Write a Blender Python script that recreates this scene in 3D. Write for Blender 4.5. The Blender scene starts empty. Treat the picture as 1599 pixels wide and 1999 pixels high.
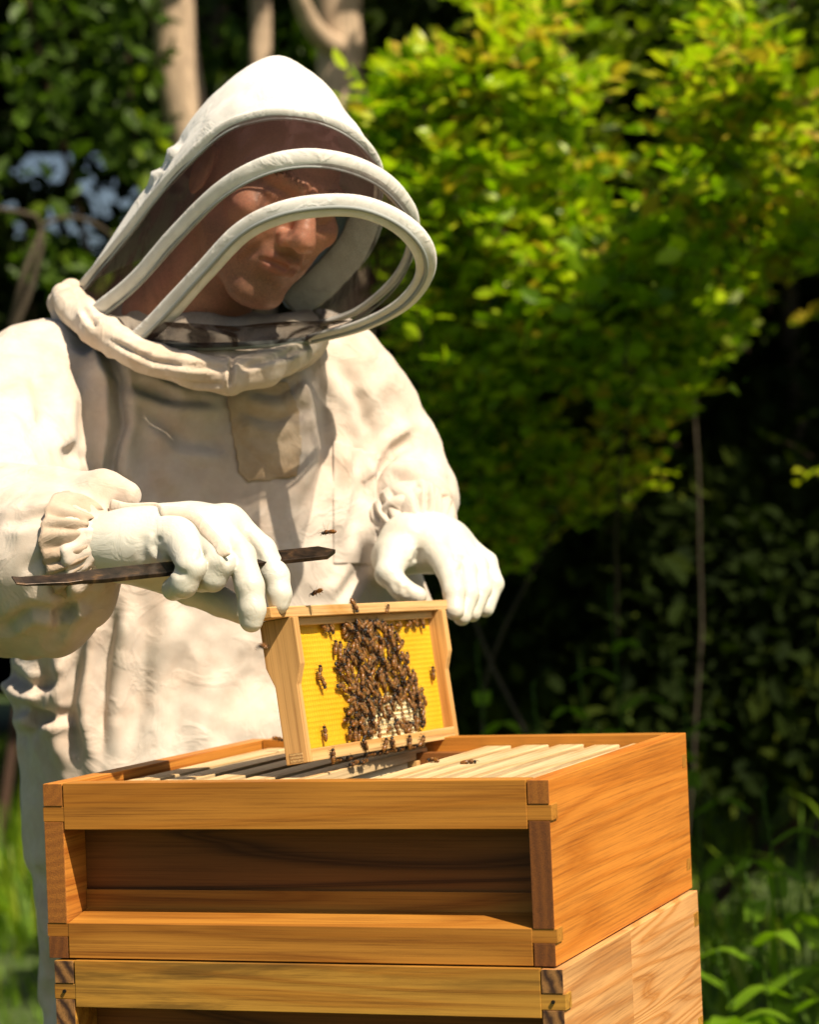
import bpy, bmesh, math, random
import numpy as np
from mathutils import Vector, Matrix, Euler
import openvdb
R = math.radians
rng = np.random.default_rng(7)
random.seed(7)
scn = bpy.context.scene
C = scn.collection

# ------------------------------------------------------------------ camera
TOP = 0.95                                     # height of the hive's rim above the ground
CAM = np.array([1.0858, -2.0230, TOP + 0.1981])
YAW, PITCH, ROLL, FPX = -0.34886, 0.01092, -0.04153, 5100.0
_f = np.array([math.sin(YAW)*math.cos(PITCH), math.cos(YAW)*math.cos(PITCH), math.sin(PITCH)])
_r = np.array([math.cos(YAW), -math.sin(YAW), 0.0])
_u = np.cross(_r, _f)
FWD = _f
RIG = math.cos(ROLL)*_r + math.sin(ROLL)*_u
UPV = -math.sin(ROLL)*_r + math.cos(ROLL)*_u
cam_d = bpy.data.cameras.new('camera'); cam = bpy.data.objects.new('camera', cam_d); C.objects.link(cam)
m = Matrix.Identity(4)
for i in range(3):
    m[i][0] = RIG[i]; m[i][1] = UPV[i]; m[i][2] = -FWD[i]; m[i][3] = CAM[i]
cam.matrix_world = m
cam_d.sensor_fit = 'VERTICAL'; cam_d.sensor_height = 36.0
cam_d.lens = FPX/1999*36
cam_d.clip_end = 400
cam_d.dof.use_dof = True
cam_d.dof.focus_distance = 2.28
cam_d.dof.aperture_fstop = 7.6
scn.camera = cam
HR = np.array([math.cos(YAW), -math.sin(YAW), 0.0]); HF = np.array([math.sin(YAW), math.cos(YAW), 0.0])

def U(u, v, d):
    return CAM + d*(FWD + (u-799.5)/FPX*RIG - (v-999.5)/FPX*UPV)
def UV(p):
    q = p - CAM; d = q@FWD
    return 799.5 + FPX*(q@RIG)/d, 999.5 - FPX*(q@UPV)/d, d

# ------------------------------------------------------------------ light
SUN = 0.40*HR - 0.47*HF + np.array([0, 0, 0.79]); SUN /= np.linalg.norm(SUN)
world = bpy.data.worlds.new('World'); scn.world = world; world.use_nodes = True
wn = world.node_tree.nodes; wl = world.node_tree.links
bgn = wn['Background']; sky = wn.new('ShaderNodeTexSky'); sky.sky_type = 'NISHITA'; sky.sun_disc = False; sky.dust_density = 3.5
sky.sun_elevation = math.asin(SUN[2]); sky.sun_rotation = math.atan2(SUN[0], SUN[1])
wl.new(sky.outputs[0], bgn.inputs[0]); bgn.inputs[1].default_value = 0.05
sd = bpy.data.lights.new('sun', 'SUN'); sun = bpy.data.objects.new('sun', sd); C.objects.link(sun)
sd.energy = 5.0; sd.angle = R(0.55); sd.color = (1.0, 0.87, 0.69)
sun.rotation_euler = Vector(tuple(-SUN)).to_track_quat('-Z', 'Y').to_euler()
sun.location = (3, -3, 6)
scn.view_settings.view_transform = 'Standard'; scn.view_settings.look = 'None'
scn.view_settings.exposure = 0.6; scn.view_settings.gamma = 1.0; scn.view_settings.use_curve_mapping = False
scn.cycles.max_bounces = 8; scn.cycles.diffuse_bounces = 1; scn.cycles.transparent_max_bounces = 16
scn.cycles.use_denoising = True

# ------------------------------------------------------------------ helpers
def link(name, me, parent=None, mat=None):
    o = bpy.data.objects.new(name, me); C.objects.link(o)
    if parent: o.parent = parent
    if mat is not None and me is not None and len(me.materials) == 0: me.materials.append(mat)
    return o
def tag(o, label=None, cat=None, group=None, kind=None):
    if label: o['label'] = label
    if cat: o['category'] = cat
    if group: o['group'] = group
    if kind: o['kind'] = kind
    return o
def empty(name, loc=(0, 0, 0), rot=(0, 0, 0)):
    o = bpy.data.objects.new(name, None); C.objects.link(o); o.empty_display_size = .05
    o.location = loc; o.rotation_euler = rot; return o
def me_from(name, v, f, smooth=True):
    me = bpy.data.meshes.new(name)
    v = np.asarray(v, dtype=np.float32); n = len(v)
    me.vertices.add(n); me.vertices.foreach_set('co', v.ravel())
    if isinstance(f, np.ndarray):
        k = f.shape[1]; m_ = len(f)
        me.loops.add(m_*k); me.loops.foreach_set('vertex_index', f.astype(np.int32).ravel())
        me.polygons.add(m_); me.polygons.foreach_set('loop_start', np.arange(m_, dtype=np.int32)*k)
        me.polygons.foreach_set('loop_total', np.full(m_, k, dtype=np.int32))
    else:
        me.vertices.foreach_get('co', np.empty(n*3, dtype=np.float32))
        me = bpy.data.meshes.new(name); me.from_pydata([tuple(map(float, a)) for a in v], [], f)
    me.update(calc_edges=True)
    me.polygons.foreach_set('use_smooth', [smooth]*len(me.polygons))
    me.validate(); me.update()
    return me
def box_me(name, boxes, bev=0.0008):
    bm = bmesh.new()
    for (a, b) in boxes:
        a = Vector(a); b = Vector(b)
        mt = Matrix.Translation((a+b)/2) @ Matrix.Diagonal((b.x-a.x, b.y-a.y, b.z-a.z, 1))
        bmesh.ops.create_cube(bm, size=1, matrix=mt)
    if bev: bmesh.ops.bevel(bm, geom=bm.edges[:], offset=bev, segments=2, affect='EDGES', profile=.5)
    me = bpy.data.meshes.new(name); bm.to_mesh(me); bm.free(); return me
def prism_me(name, prof, axis, a, b, bev=0.0008):
    """profile (list of 2D) swept along axis 'x','y','z' from a to b"""
    bm = bmesh.new()
    def mk(p, t):
        return {'x': (t, p[0], p[1]), 'y': (p[0], t, p[1]), 'z': (p[0], p[1], t)}[axis]
    A = [bm.verts.new(mk(p, a)) for p in prof]; B = [bm.verts.new(mk(p, b)) for p in prof]
    n = len(prof)
    bm.faces.new(A); bm.faces.new(B[::-1])
    for i in range(n): bm.faces.new((A[i], B[i], B[(i+1) % n], A[(i+1) % n]))
    bmesh.ops.recalc_face_normals(bm, faces=bm.faces[:])
    if bev: bmesh.ops.bevel(bm, geom=bm.edges[:], offset=bev, segments=2, affect='EDGES', profile=.5)
    me = bpy.data.meshes.new(name); bm.to_mesh(me); bm.free(); return me
def cr(P, n):
    """Catmull-Rom through control points P (k,dim), n samples"""
    P = np.asarray(P, float); k = len(P)
    Q = np.vstack([2*P[0]-P[1], P, 2*P[-1]-P[-2]])
    seg = np.linalg.norm(np.diff(P[:, :3], axis=0), axis=1); s = np.concatenate([[0], np.cumsum(seg)]); s /= s[-1]
    t = np.linspace(0, 1, n); i = np.clip(np.searchsorted(s, t, side='right')-1, 0, k-2)
    w = ((t-s[i])/(s[i+1]-s[i]+1e-12))[:, None]
    p0, p1, p2, p3 = Q[i], Q[i+1], Q[i+2], Q[i+3]
    return .5*((2*p1)+(-p0+p2)*w+(2*p0-5*p1+4*p2-p3)*w**2+(-p0+3*p1-3*p2+p3)*w**3)
def tube_arrays(pts, rad, seg=10, caps=True, flat=1.0, upv=None):
    pts = np.asarray(pts, float); n = len(pts); rad = np.broadcast_to(np.asarray(rad, float), (n,))
    T = np.gradient(pts, axis=0); T /= np.linalg.norm(T, axis=1)[:, None]+1e-12
    N = np.zeros_like(T); ref = np.array([0, 0, 1.]) if upv is None else np.asarray(upv, float)
    if abs(T[0]@ref) > .95: ref = np.array([1., 0, 0])
    nrm = ref-(ref@T[0])*T[0]; nrm /= np.linalg.norm(nrm)
    for i in range(n):
        nrm = nrm-(nrm@T[i])*T[i]; nrm /= np.linalg.norm(nrm)+1e-12; N[i] = nrm
    B = np.cross(T, N)
    a = np.linspace(0, 2*np.pi, seg, endpoint=False)
    V = pts[:, None]+rad[:, None, None]*(np.cos(a)[None, :, None]*N[:, None]*flat+np.sin(a)[None, :, None]*B[:, None])
    V = V.reshape(-1, 3)
    i, j = np.meshgrid(np.arange(n-1), np.arange(seg), indexing='ij'); i = i.ravel(); j = j.ravel(); j2 = (j+1) % seg
    F = np.stack([i*seg+j, i*seg+j2, (i+1)*seg+j2, (i+1)*seg+j], 1)
    if caps:
        V = np.vstack([V, pts[0], pts[-1]]); c0 = len(V)-2; c1 = c0+1; jj = np.arange(seg); j2 = (jj+1) % seg
        F = np.vstack([F, np.stack([jj*0+c0, j2, jj, jj*0+c0], 1), np.stack([jj*0+c1, (n-1)*seg+jj, (n-1)*seg+j2, jj*0+c1], 1)])
    return V, F
def fix_quads(F):
    """list of python faces: degenerate quads become triangles"""
    return [tuple(dict.fromkeys(map(int, f))) for f in F]
def join_arrays(parts):
    Vs, Fs, o = [], [], 0
    for V, F in parts:
        Vs.append(V); Fs.append(F+o); o += len(V)
    return np.vstack(Vs), np.vstack(Fs)
def tubes(name, parts, parent, mat):
    V, F = join_arrays(parts)
    me = bpy.data.meshes.new(name); me.from_pydata(V.tolist(), [], fix_quads(F)); me.update()
    me.polygons.foreach_set('use_smooth', [True]*len(me.polygons))
    return link(name, me, parent, mat)

def vnoise(p, seed=0):
    p = np.asarray(p, float); i = np.floor(p).astype(np.int64); f = p-i; f = f*f*(3-2*f)
    def h(a):
        n = (a[..., 0]*73856093) ^ (a[..., 1]*19349663) ^ (a[..., 2]*83492791) ^ (seed*2654435761)
        n = (n ^ (n >> 13))*1274126177 & 0x7fffffff
        n = (n ^ (n >> 16)) & 0xffff
        return n/32767.5-1
    r = 0
    for dx in (0, 1):
        wx = f[..., 0] if dx else 1-f[..., 0]
        for dy in (0, 1):
            wy = f[..., 1] if dy else 1-f[..., 1]
            for dz in (0, 1):
                wz = f[..., 2] if dz else 1-f[..., 2]
                r = r+wx*wy*wz*h(i+np.array([dx, dy, dz]))
    return r
def fbm(p, oct=3, seed=0):
    return sum(vnoise(p*2**k, seed+k)/2**k for k in range(oct))

class SDF:
    def __init__(s, lo, hi, vox):
        s.lo = np.array(lo, float); s.vox = vox
        s.n = np.ceil((np.array(hi)-s.lo)/vox).astype(int)+1
        s.A = np.full(tuple(s.n), 0.06, np.float32)
    def sub(s, lo, hi):
        a = np.clip(np.floor((np.array(lo)-s.lo)/s.vox).astype(int), 0, s.n-1)
        b = np.clip(np.ceil((np.array(hi)-s.lo)/s.vox).astype(int)+1, 1, s.n)
        if np.any(b <= a): return None, None
        sl = tuple(slice(a[i], b[i]) for i in range(3))
        g = [s.lo[i]+s.vox*np.arange(a[i], b[i]) for i in range(3)]
        return sl, (g[0][:, None, None], g[1][None, :, None], g[2][None, None, :])
    @staticmethod
    def smin(a, b, k):
        if k <= 0: return np.minimum(a, b)
        h = np.clip(.5+.5*(b-a)/k, 0, 1); return b*(1-h)+a*h-k*h*(1-h)
    def comb(s, sl, d, k, mode):
        if mode == 'add': s.A[sl] = s.smin(s.A[sl], d.astype(np.float32), k)
        else: s.A[sl] = -s.smin(-s.A[sl], d.astype(np.float32), k)
    def cap(s, a, b, ra, rb, k=.01, mode='add'):
        a = np.array(a, float); b = np.array(b, float); r = max(ra, rb)+max(k, .0)+.03
        sl, g = s.sub(np.minimum(a, b)-r, np.maximum(a, b)+r)
        if sl is None: return
        ab = b-a; L = ab@ab+1e-12
        px, py, pz = g[0]-a[0], g[1]-a[1], g[2]-a[2]
        t = np.clip((px*ab[0]+py*ab[1]+pz*ab[2])/L, 0, 1)
        d = np.sqrt((px-ab[0]*t)**2+(py-ab[1]*t)**2+(pz-ab[2]*t)**2)-(ra+(rb-ra)*t)
        s.comb(sl, d, k, mode)
    def chain(s, P, rad, k=.01, kin=.004, mode='add'):
        for i in range(len(P)-1): s.cap(P[i], P[i+1], rad[i], rad[i+1], k if i == 0 else kin, mode)
    def ell(s, c, rad, k=.01, M=None, mode='add'):
        c = np.array(c, float); rad = np.array(rad, float); r = rad.max()+k+.03
        sl, g = s.sub(c-r, c+r)
        if sl is None: return
        p = [g[i]-c[i] for i in range(3)]
        if M is not None:
            M = np.asarray(M); p = [M[0, i]*p[0]+M[1, i]*p[1]+M[2, i]*p[2] for i in range(3)]
        q0 = np.sqrt((p[0]/rad[0])**2+(p[1]/rad[1])**2+(p[2]/rad[2])**2)
        q1 = np.sqrt((p[0]/rad[0]**2)**2+(p[1]/rad[1]**2)**2+(p[2]/rad[2]**2)**2)+1e-9
        s.comb(sl, q0*(q0-1)/q1, k, mode)
    def mesh(s, iso=0.0):
        g = openvdb.FloatGrid(.06); g.copyFromArray(s.A.astype(np.float32))
        P, Q = g.convertToQuads(iso)
        return P*s.vox+s.lo, Q.astype(np.int32)
def normals_of(me):
    n = np.empty(len(me.vertices)*3, np.float32); me.vertex_normals.foreach_get('vector', n); return n.reshape(-1, 3)
def cos_of(me):
    n = np.empty(len(me.vertices)*3, np.float32); me.vertices.foreach_get('co', n); return n.reshape(-1, 3).astype(float)
def set_cos(me, co):
    me.vertices.foreach_set('co', co.astype(np.float32).ravel()); me.update()
def smooth_me(me, it=4, fac=.5):
    n = len(me.vertices); e = np.empty(len(me.edges)*2, np.int32); me.edges.foreach_get('vertices', e); e = e.reshape(-1, 2)
    deg = np.bincount(e.ravel(), minlength=n)[:, None]+1e-9
    co = cos_of(me)
    for _ in range(it):
        acc = np.zeros_like(co)
        for k in range(3):
            acc[:, k] = np.bincount(e[:, 0], co[e[:, 1], k], n)+np.bincount(e[:, 1], co[e[:, 0], k], n)
        co = co*(1-fac)+fac*acc/deg
    set_cos(me, co)
def seg_dist(u, v, poly):
    """distance in px to polyline and signed side, plus param"""
    best = np.full(u.shape, 1e9); side = np.zeros(u.shape); par = np.zeros(u.shape)
    poly = np.asarray(poly, float); n = len(poly)-1
    for i in range(n):
        a = poly[i]; ab = poly[i+1]-a; L = ab@ab+1e-9
        t = np.clip(((u-a[0])*ab[0]+(v-a[1])*ab[1])/L, 0, 1)
        dx = u-a[0]-ab[0]*t; dy = v-a[1]-ab[1]*t; d = np.hypot(dx, dy)
        m_ = d < best; best[m_] = d[m_]; side[m_] = np.sign(ab[0]*dy-ab[1]*dx)[m_]; par[m_] = ((i+t)/n)[m_]
    return best, side, par
def in_poly(u, v, poly):
    poly = np.asarray(poly, float); n = len(poly); r = np.zeros(u.shape, bool); j = n-1
    for i in range(n):
        xi, yi = poly[i]; xj, yj = poly[j]
        c = ((yi > v) != (yj > v)) & (u < (xj-xi)*(v-yi)/(yj-yi+1e-12)+xi)
        r ^= c; j = i
    return r

# ------------------------------------------------------------------ materials
def mat(name):
    m_ = bpy.data.materials.new(name); m_.use_nodes = True
    nt = m_.node_tree; b = nt.nodes['Principled BSDF']; return m_, nt, b
def nd(nt, typ, **kw):
    n = nt.nodes.new(typ)
    for k, v in kw.items():
        if k in n.inputs: n.inputs[k].default_value = v
        else: setattr(n, k, v)
    return n
def ramp(nt, fac, stops):
    r = nt.nodes.new('ShaderNodeValToRGB'); e = r.color_ramp.elements
    while len(e) < len(stops): e.new(.5)
    for i, (p, c) in enumerate(stops):
        e[i].position = p; e[i].color = (*c, 1) if len(c) == 3 else c
    nt.links.new(fac, r.inputs[0]); return r.outputs[0]
def mixc(nt, fac, a, b, mode='MIX'):
    n = nt.nodes.new('ShaderNodeMix'); n.data_type = 'RGBA'; n.blend_type = mode
    for s_, x in ((0, fac), (6, a), (7, b)):
        if hasattr(x, 'type'): nt.links.new(x, n.inputs[s_])
        else: n.inputs[s_].default_value = x if s_ == 0 else (*x, 1)
    return n.outputs[2]
def coords(nt, scale=(1, 1, 1), loc=(0, 0, 0), rot=(0, 0, 0)):
    tc = nt.nodes.new('ShaderNodeTexCoord'); mp = nt.nodes.new('ShaderNodeMapping')
    mp.inputs['Scale'].default_value = scale; mp.inputs['Location'].default_value = loc; mp.inputs['Rotation'].default_value = rot
    nt.links.new(tc.outputs['Object'], mp.inputs[0]); return mp.outputs[0]
def noise(nt, vec, scale, detail=4, rough=.55, dist=0):
    n = nd(nt, 'ShaderNodeTexNoise', Scale=scale, Detail=detail, Roughness=rough, Distortion=dist)
    nt.links.new(vec, n.inputs['Vector']); return n.outputs['Fac']
def bump(nt, b, h, strength=.3, dist=.002, nrm=None):
    n = nd(nt, 'ShaderNodeBump', Strength=strength, Distance=dist); nt.links.new(h, n.inputs['Height'])
    if nrm: nt.links.new(nrm, n.inputs['Normal'])
    nt.links.new(n.outputs[0], b.inputs['Normal']); return n.outputs[0]

def wood(name, axis, light, dark, loc=(0, 0, 0), rings=1.0, stain=0.0, rough=.5, tilt=0, fine=1.0, stainc=(.10, .045, .015), knots=0.0, spec=.35):
    """grain runs along axis; rings come from a warped distance field so arches appear like flat-sawn timber"""
    m_, nt, b = mat(name); L = nt.links
    st = {'x': (.55, 9, 9), 'y': (9, .55, 9), 'z': (9, 9, .55)}[axis]
    rt = {'x': (0, tilt, 0), 'y': (tilt, 0, 0), 'z': (0, tilt, 0)}[axis]
    v = coords(nt, st, loc, rt)
    n0 = noise(nt, v, 1.6*rings, 2, .35, .25)
    mul = nd(nt, 'ShaderNodeMath', operation='MULTIPLY'); mul.inputs[1].default_value = 75; L.new(n0, mul.inputs[0])
    sn = nd(nt, 'ShaderNodeMath', operation='SINE'); L.new(mul.outputs[0], sn.inputs[0])
    rg = nd(nt, 'ShaderNodeMapRange'); L.new(sn.outputs[0], rg.inputs[0]); rg.inputs[1].default_value = -1
    rr = ramp(nt, rg.outputs[0], [(0, (.05,)*3), (.55, (.22,)*3), (.82, (.62,)*3), (.97, (1, 1, 1)), (1, (.75,)*3)])
    st2 = {'x': (5, 420, 420), 'y': (420, 5, 420), 'z': (420, 420, 5)}[axis]
    v2 = coords(nt, st2, loc, rt); n2 = noise(nt, v2, 1.0*fine, 6, .75)
    v3 = coords(nt, {'x': (3, 14, 14), 'y': (14, 3, 14), 'z': (14, 14, 3)}[axis], loc); n3 = noise(nt, v3, 1.4, 4)
    base = mixc(nt, rr, light, dark)
    f2 = ramp(nt, n2, [(.32, (.52, .46, .40)), (.5, (.95,)*3), (.75, (1.18,)*3)])
    c1 = mixc(nt, 1.0, base, f2, 'MULTIPLY')
    f3 = ramp(nt, n3, [(.3, (.84, .80, .74)), (.6, (1.05, 1.03, 1.0))])
    c2 = mixc(nt, 1.0, c1, f3, 'MULTIPLY'); c2 = mixc(nt, 1.0, c2, (.84, .80, .76), 'MULTIPLY')
    if stain:
        v4 = coords(nt, {'x': (2.2, 26, 26), 'y': (26, 2.2, 26), 'z': (26, 26, 2.2)}[axis], tuple(a+3.3 for a in loc), rt)
        n4 = noise(nt, v4, 1.3, 6, .65, .6); s4 = ramp(nt, n4, [(.47, (0, 0, 0)), (.59, (stain,)*3)])
        c2 = mixc(nt, s4, c2, stainc)
    L.new(c2, b.inputs['Base Color'])
    rn = ramp(nt, n2, [(.2, (rough+.15,)*3), (.8, (rough-.05,)*3)]); L.new(rn, b.inputs['Roughness'])
    b.inputs['Specular IOR Level'].default_value = spec
    h = mixc(nt, .5, n2, rr, 'MIX'); bump(nt, b, h, .35, .0006)
    return m_
def endgrain(name, light, dark, loc=(0, 0, 0), scale=1.0):
    m_, nt, b = mat(name)
    v = coords(nt, (1, 1, 1), loc)
    w = nd(nt, 'ShaderNodeTexWave', wave_type='RINGS', rings_direction='Y', Scale=55*scale, Distortion=2.2, Detail=3); w.inputs['Detail Scale'].default_value = 4
    nt.links.new(v, w.inputs[0]); n2 = noise(nt, v, 900, 3, .7)
    c = mixc(nt, w.outputs['Fac'], light, dark); c = mixc(nt, 1.0, c, ramp(nt, n2, [(.3, (.6,)*3), (.7, (1.2,)*3)]), 'MULTIPLY')
    nt.links.new(c, b.inputs['Base Color']); b.inputs['Roughness'].default_value = .8; bump(nt, b, n2, .4, .0006)
    return m_

CED_L, CED_D = (.66, .305, .062), (.40, .145, .022)
M = {}
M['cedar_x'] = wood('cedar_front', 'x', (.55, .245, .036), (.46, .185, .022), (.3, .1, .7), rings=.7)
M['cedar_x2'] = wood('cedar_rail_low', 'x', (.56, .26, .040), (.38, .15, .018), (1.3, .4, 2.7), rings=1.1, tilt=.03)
M['cedar_wall_shaded'] = wood('cedar_recess_shaded', 'x', (.30, .115, .026), (.10, .032, .007), (5.15, .2, 1.36), rings=.9)  # cedar darkened: the recess shade is put into the wall's colour
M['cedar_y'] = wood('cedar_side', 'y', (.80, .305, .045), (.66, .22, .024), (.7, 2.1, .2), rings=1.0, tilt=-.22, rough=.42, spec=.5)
M['cedar_in'] = wood('cedar_inside', 'y', (.70, .30, .05), (.50, .17, .025), (2.7, 1.1, 5.2))
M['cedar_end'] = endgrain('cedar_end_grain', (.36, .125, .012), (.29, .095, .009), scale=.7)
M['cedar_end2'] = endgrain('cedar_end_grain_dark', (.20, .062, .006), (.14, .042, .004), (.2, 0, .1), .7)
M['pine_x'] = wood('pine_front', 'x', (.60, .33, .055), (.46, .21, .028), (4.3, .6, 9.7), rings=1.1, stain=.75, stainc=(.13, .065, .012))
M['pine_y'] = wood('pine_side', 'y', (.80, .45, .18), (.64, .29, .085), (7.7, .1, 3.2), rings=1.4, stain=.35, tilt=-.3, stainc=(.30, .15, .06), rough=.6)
M['pine_y2'] = wood('pine_side_far', 'y', (.84, .47, .19), (.62, .27, .07), (3.7, 6.1, 8.2), rings=1.7, stain=.25, tilt=-.1, stainc=(.40, .20, .08), rough=.6)
M['pine_end'] = endgrain('pine_end_grain', (.34, .16, .045), (.04, .014, .005), (.4, 0, .3), .5)
M['bar'] = wood('basswood_bar', 'y', (.90, .73, .45), (.76, .53, .26), (3.1, .8, .3), rings=1.2, fine=.8)
M['bar_x'] = wood('basswood_bar_long', 'x', (.84, .58, .27), (.70, .40, .13), (1.1, 4.8, .9), rings=1.0, fine=.7)
M['bar_z'] = wood('basswood_side', 'z', (.80, .50, .20), (.66, .34, .10), (2.1, .8, 5.3), rings=.5, fine=.7)

# ================================================================== HIVE
def hive_box(root, h, mats, dx, dy, z0, nails=False):
    """National style super: tongued side boards with end grain showing, rails over a recessed wall"""
    fx, fl, fw, sy, en, en2, inn = mats
    W = .46
    def P(name, me, m_): return link(name, me, root, m_)
    for s in (0, 1):
        x0, x1 = (0, .0185) if s == 0 else (W-.0185, W)
        bx = [((x0, .0012, -h), (x1, W-.0012, 0))]
        if nails and s:
            bx = [((x0, .0012, -h), (x1, .2095, 0))]; P('side_board', box_me('side_board', [((x0, .2107, -h), (x1-.0004, W-.0012, -.0002))], .0010), M['pine_y2'])
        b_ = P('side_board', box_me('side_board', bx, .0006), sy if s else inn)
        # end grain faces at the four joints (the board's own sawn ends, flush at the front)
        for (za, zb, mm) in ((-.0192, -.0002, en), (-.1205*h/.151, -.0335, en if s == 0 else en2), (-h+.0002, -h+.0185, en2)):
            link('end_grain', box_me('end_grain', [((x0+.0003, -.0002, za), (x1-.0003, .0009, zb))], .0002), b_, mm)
    for back in (0, 1):
        def yy(a, b): return (a, b) if not back else (W-b, W-a)
        ya, yb = yy(0, .021)
        top = [((.0195, ya, -.0398), (W-.0195, yb, .0004))]
        tongue = [((-.0008, ya+.0004, -.0330), (.0196, yb-.004, -.0200)), ((W-.0196, ya+.0004, -.0330), (W+(.0002 if back else .0016), yb-.004, -.0200))]
        P('top_rail', box_me('top_rail', top+tongue, .0005), fx)
        pr = [(ya, -h+.0003), (ya, -h+.0305), (yb+.018 if not back else yb, -h+.0385 if not back else -h+.0305), (yb+.018 if not back else yb, -h+.0003)]
        low = prism_me('bottom_rail', pr, 'x', .0195, W-.0195, .0005)
        bm = bmesh.new(); bm.from_mesh(low)
        for a, b in (((-.0008, ya+.0004, -h+.0190), (.0196, yb-.004, -h+.0302)), ((W-.0196, ya+.0004, -h+.0190), (W+(.0002 if back else .0016), yb-.004, -h+.0302))):
            a = Vector(a); b = Vector(b)
            bmesh.ops.create_cube(bm, size=1, matrix=Matrix.Translation((a+b)/2) @ Matrix.Diagonal((b.x-a.x, b.y-a.y, b.z-a.z, 1)))
        bm.to_mesh(low); bm.free()
        P('bottom_rail', low, fl)
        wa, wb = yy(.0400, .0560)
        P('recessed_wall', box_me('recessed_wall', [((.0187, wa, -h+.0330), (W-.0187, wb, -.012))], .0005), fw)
        wa, wb = yy(.0375, .0398)
        P('wall_strip', box_me('wall_strip', [((.0188, wa, -h+.0365), (W-.0188, wb, -h+.0545))], .0004), fl)
        # small fillet that closes the space above the wall
        wa, wb = yy(.0212, .0398)
        P('frame_rest', box_me('frame_rest', [((.0190, wa, -.036), (W-.0190, wb, -.0155))], .0004), inn)
    if nails:
        for x in (.0092, W-.0090):
            V, F = tube_arrays([(x, -.0014, -.0262), (x, .0008, -.0262)], .0016, 12)
            link('nail', me_from('nail', V, fix_quads(F), False), root, M['iron'])

m_, nt, b = mat('iron'); M['iron'] = m_; b.inputs['Base Color'].default_value = (.03, .028, .025, 1); b.inputs['Metallic'].default_value = .8; b.inputs['Roughness'].default_value = .55
box1 = empty('hive_box', (0, 0, TOP))
tag(box1, 'top hive box of fresh orange cedar with its lid off and frames inside', 'hive box')
hive_box(box1, .151, (M['cedar_x'], M['cedar_x2'], M['cedar_wall_shaded'], M['cedar_y'], M['cedar_end'], M['cedar_end2'], M['cedar_in']), 0, 0, 0)
box2 = empty('hive_box', (.0065, -.004, TOP-.1525))
tag(box2, 'weathered stained pine hive box directly beneath the fresh cedar box', 'hive box')
hive_box(box2, .151, (M['pine_x'], M['pine_x'], M['cedar_wall_shaded'], M['pine_y'], M['pine_end'], M['pine_end'], M['pine_x']), 0, 0, 0, True)
box3 = empty('hive_box', (.003, 0, TOP-.1525*2))
tag(box3, 'lowest deep pine hive box resting on the hive stand', 'hive box')
hive_box(box3, .225, (M['pine_x'], M['pine_x'], M['cedar_wall_shaded'], M['pine_y'], M['pine_end'], M['pine_end'], M['pine_x']), 0, 0, 0)
stand = empty('hive_stand', (.003, 0, 0)); tag(stand, 'wooden hive stand with floor board and four legs carrying the boxes', 'hive stand')
zt = TOP-.305-.2265
link('floor_board', box_me('floor_board', [((-.01, -.04, zt-.03), (.47, .46, zt))], .002), stand, M['pine_x'])
for x in (.02, .40):
    for y in (.02, .40):
        link('leg', box_me('leg', [((x, y, 0), (x+.04, y+.04, zt-.0305))], .002), stand, M['pine_y'])

# ---- frames standing in the top box
m_, nt, b = mat('wax'); M['wax'] = m_
v = coords(nt); w1 = nd(nt, 'ShaderNodeTexWave', wave_type='BANDS', bands_direction='Z', Scale=66.0, Distortion=.8, Detail=1); nt.links.new(v, w1.inputs[0])
vo = nd(nt, 'ShaderNodeTexVoronoi', Scale=205.0, Randomness=.12); nt.links.new(v, vo.inputs['Vector'])
n1 = noise(nt, v, 14, 3)
c = mixc(nt, w1.outputs['Fac'], (.68, .34, .006), (.75, .39, .010)); c = mixc(nt, ramp(nt, n1, [(.35, (0,)*3), (.7, (.5,)*3)]), c, (.84, .52, .03))
nt.links.new(c, b.inputs['Base Color']); b.inputs['Roughness'].default_value = .5
b.inputs['Subsurface Weight'].default_value = .25; b.inputs['Subsurface Radius'].default_value = (.02, .008, .001); b.inputs['Subsurface Scale'].default_value = .2
bump(nt, b, vo.outputs['Distance'], .45, .0012)
m_, nt, b = mat('new_comb'); M['comb'] = m_
v = coords(nt); vo = nd(nt, 'ShaderNodeTexVoronoi', Scale=190.0, Randomness=.1); nt.links.new(v, vo.inputs['Vector'])
nt.links.new(ramp(nt, vo.outputs['Distance'], [(.15, (.55, .33, .10)), (.5, (.92, .80, .50))]), b.inputs['Base Color']); b.inputs['Roughness'].default_value = .45
bump(nt, b, vo.outputs['Distance'], .6, .0015)

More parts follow.
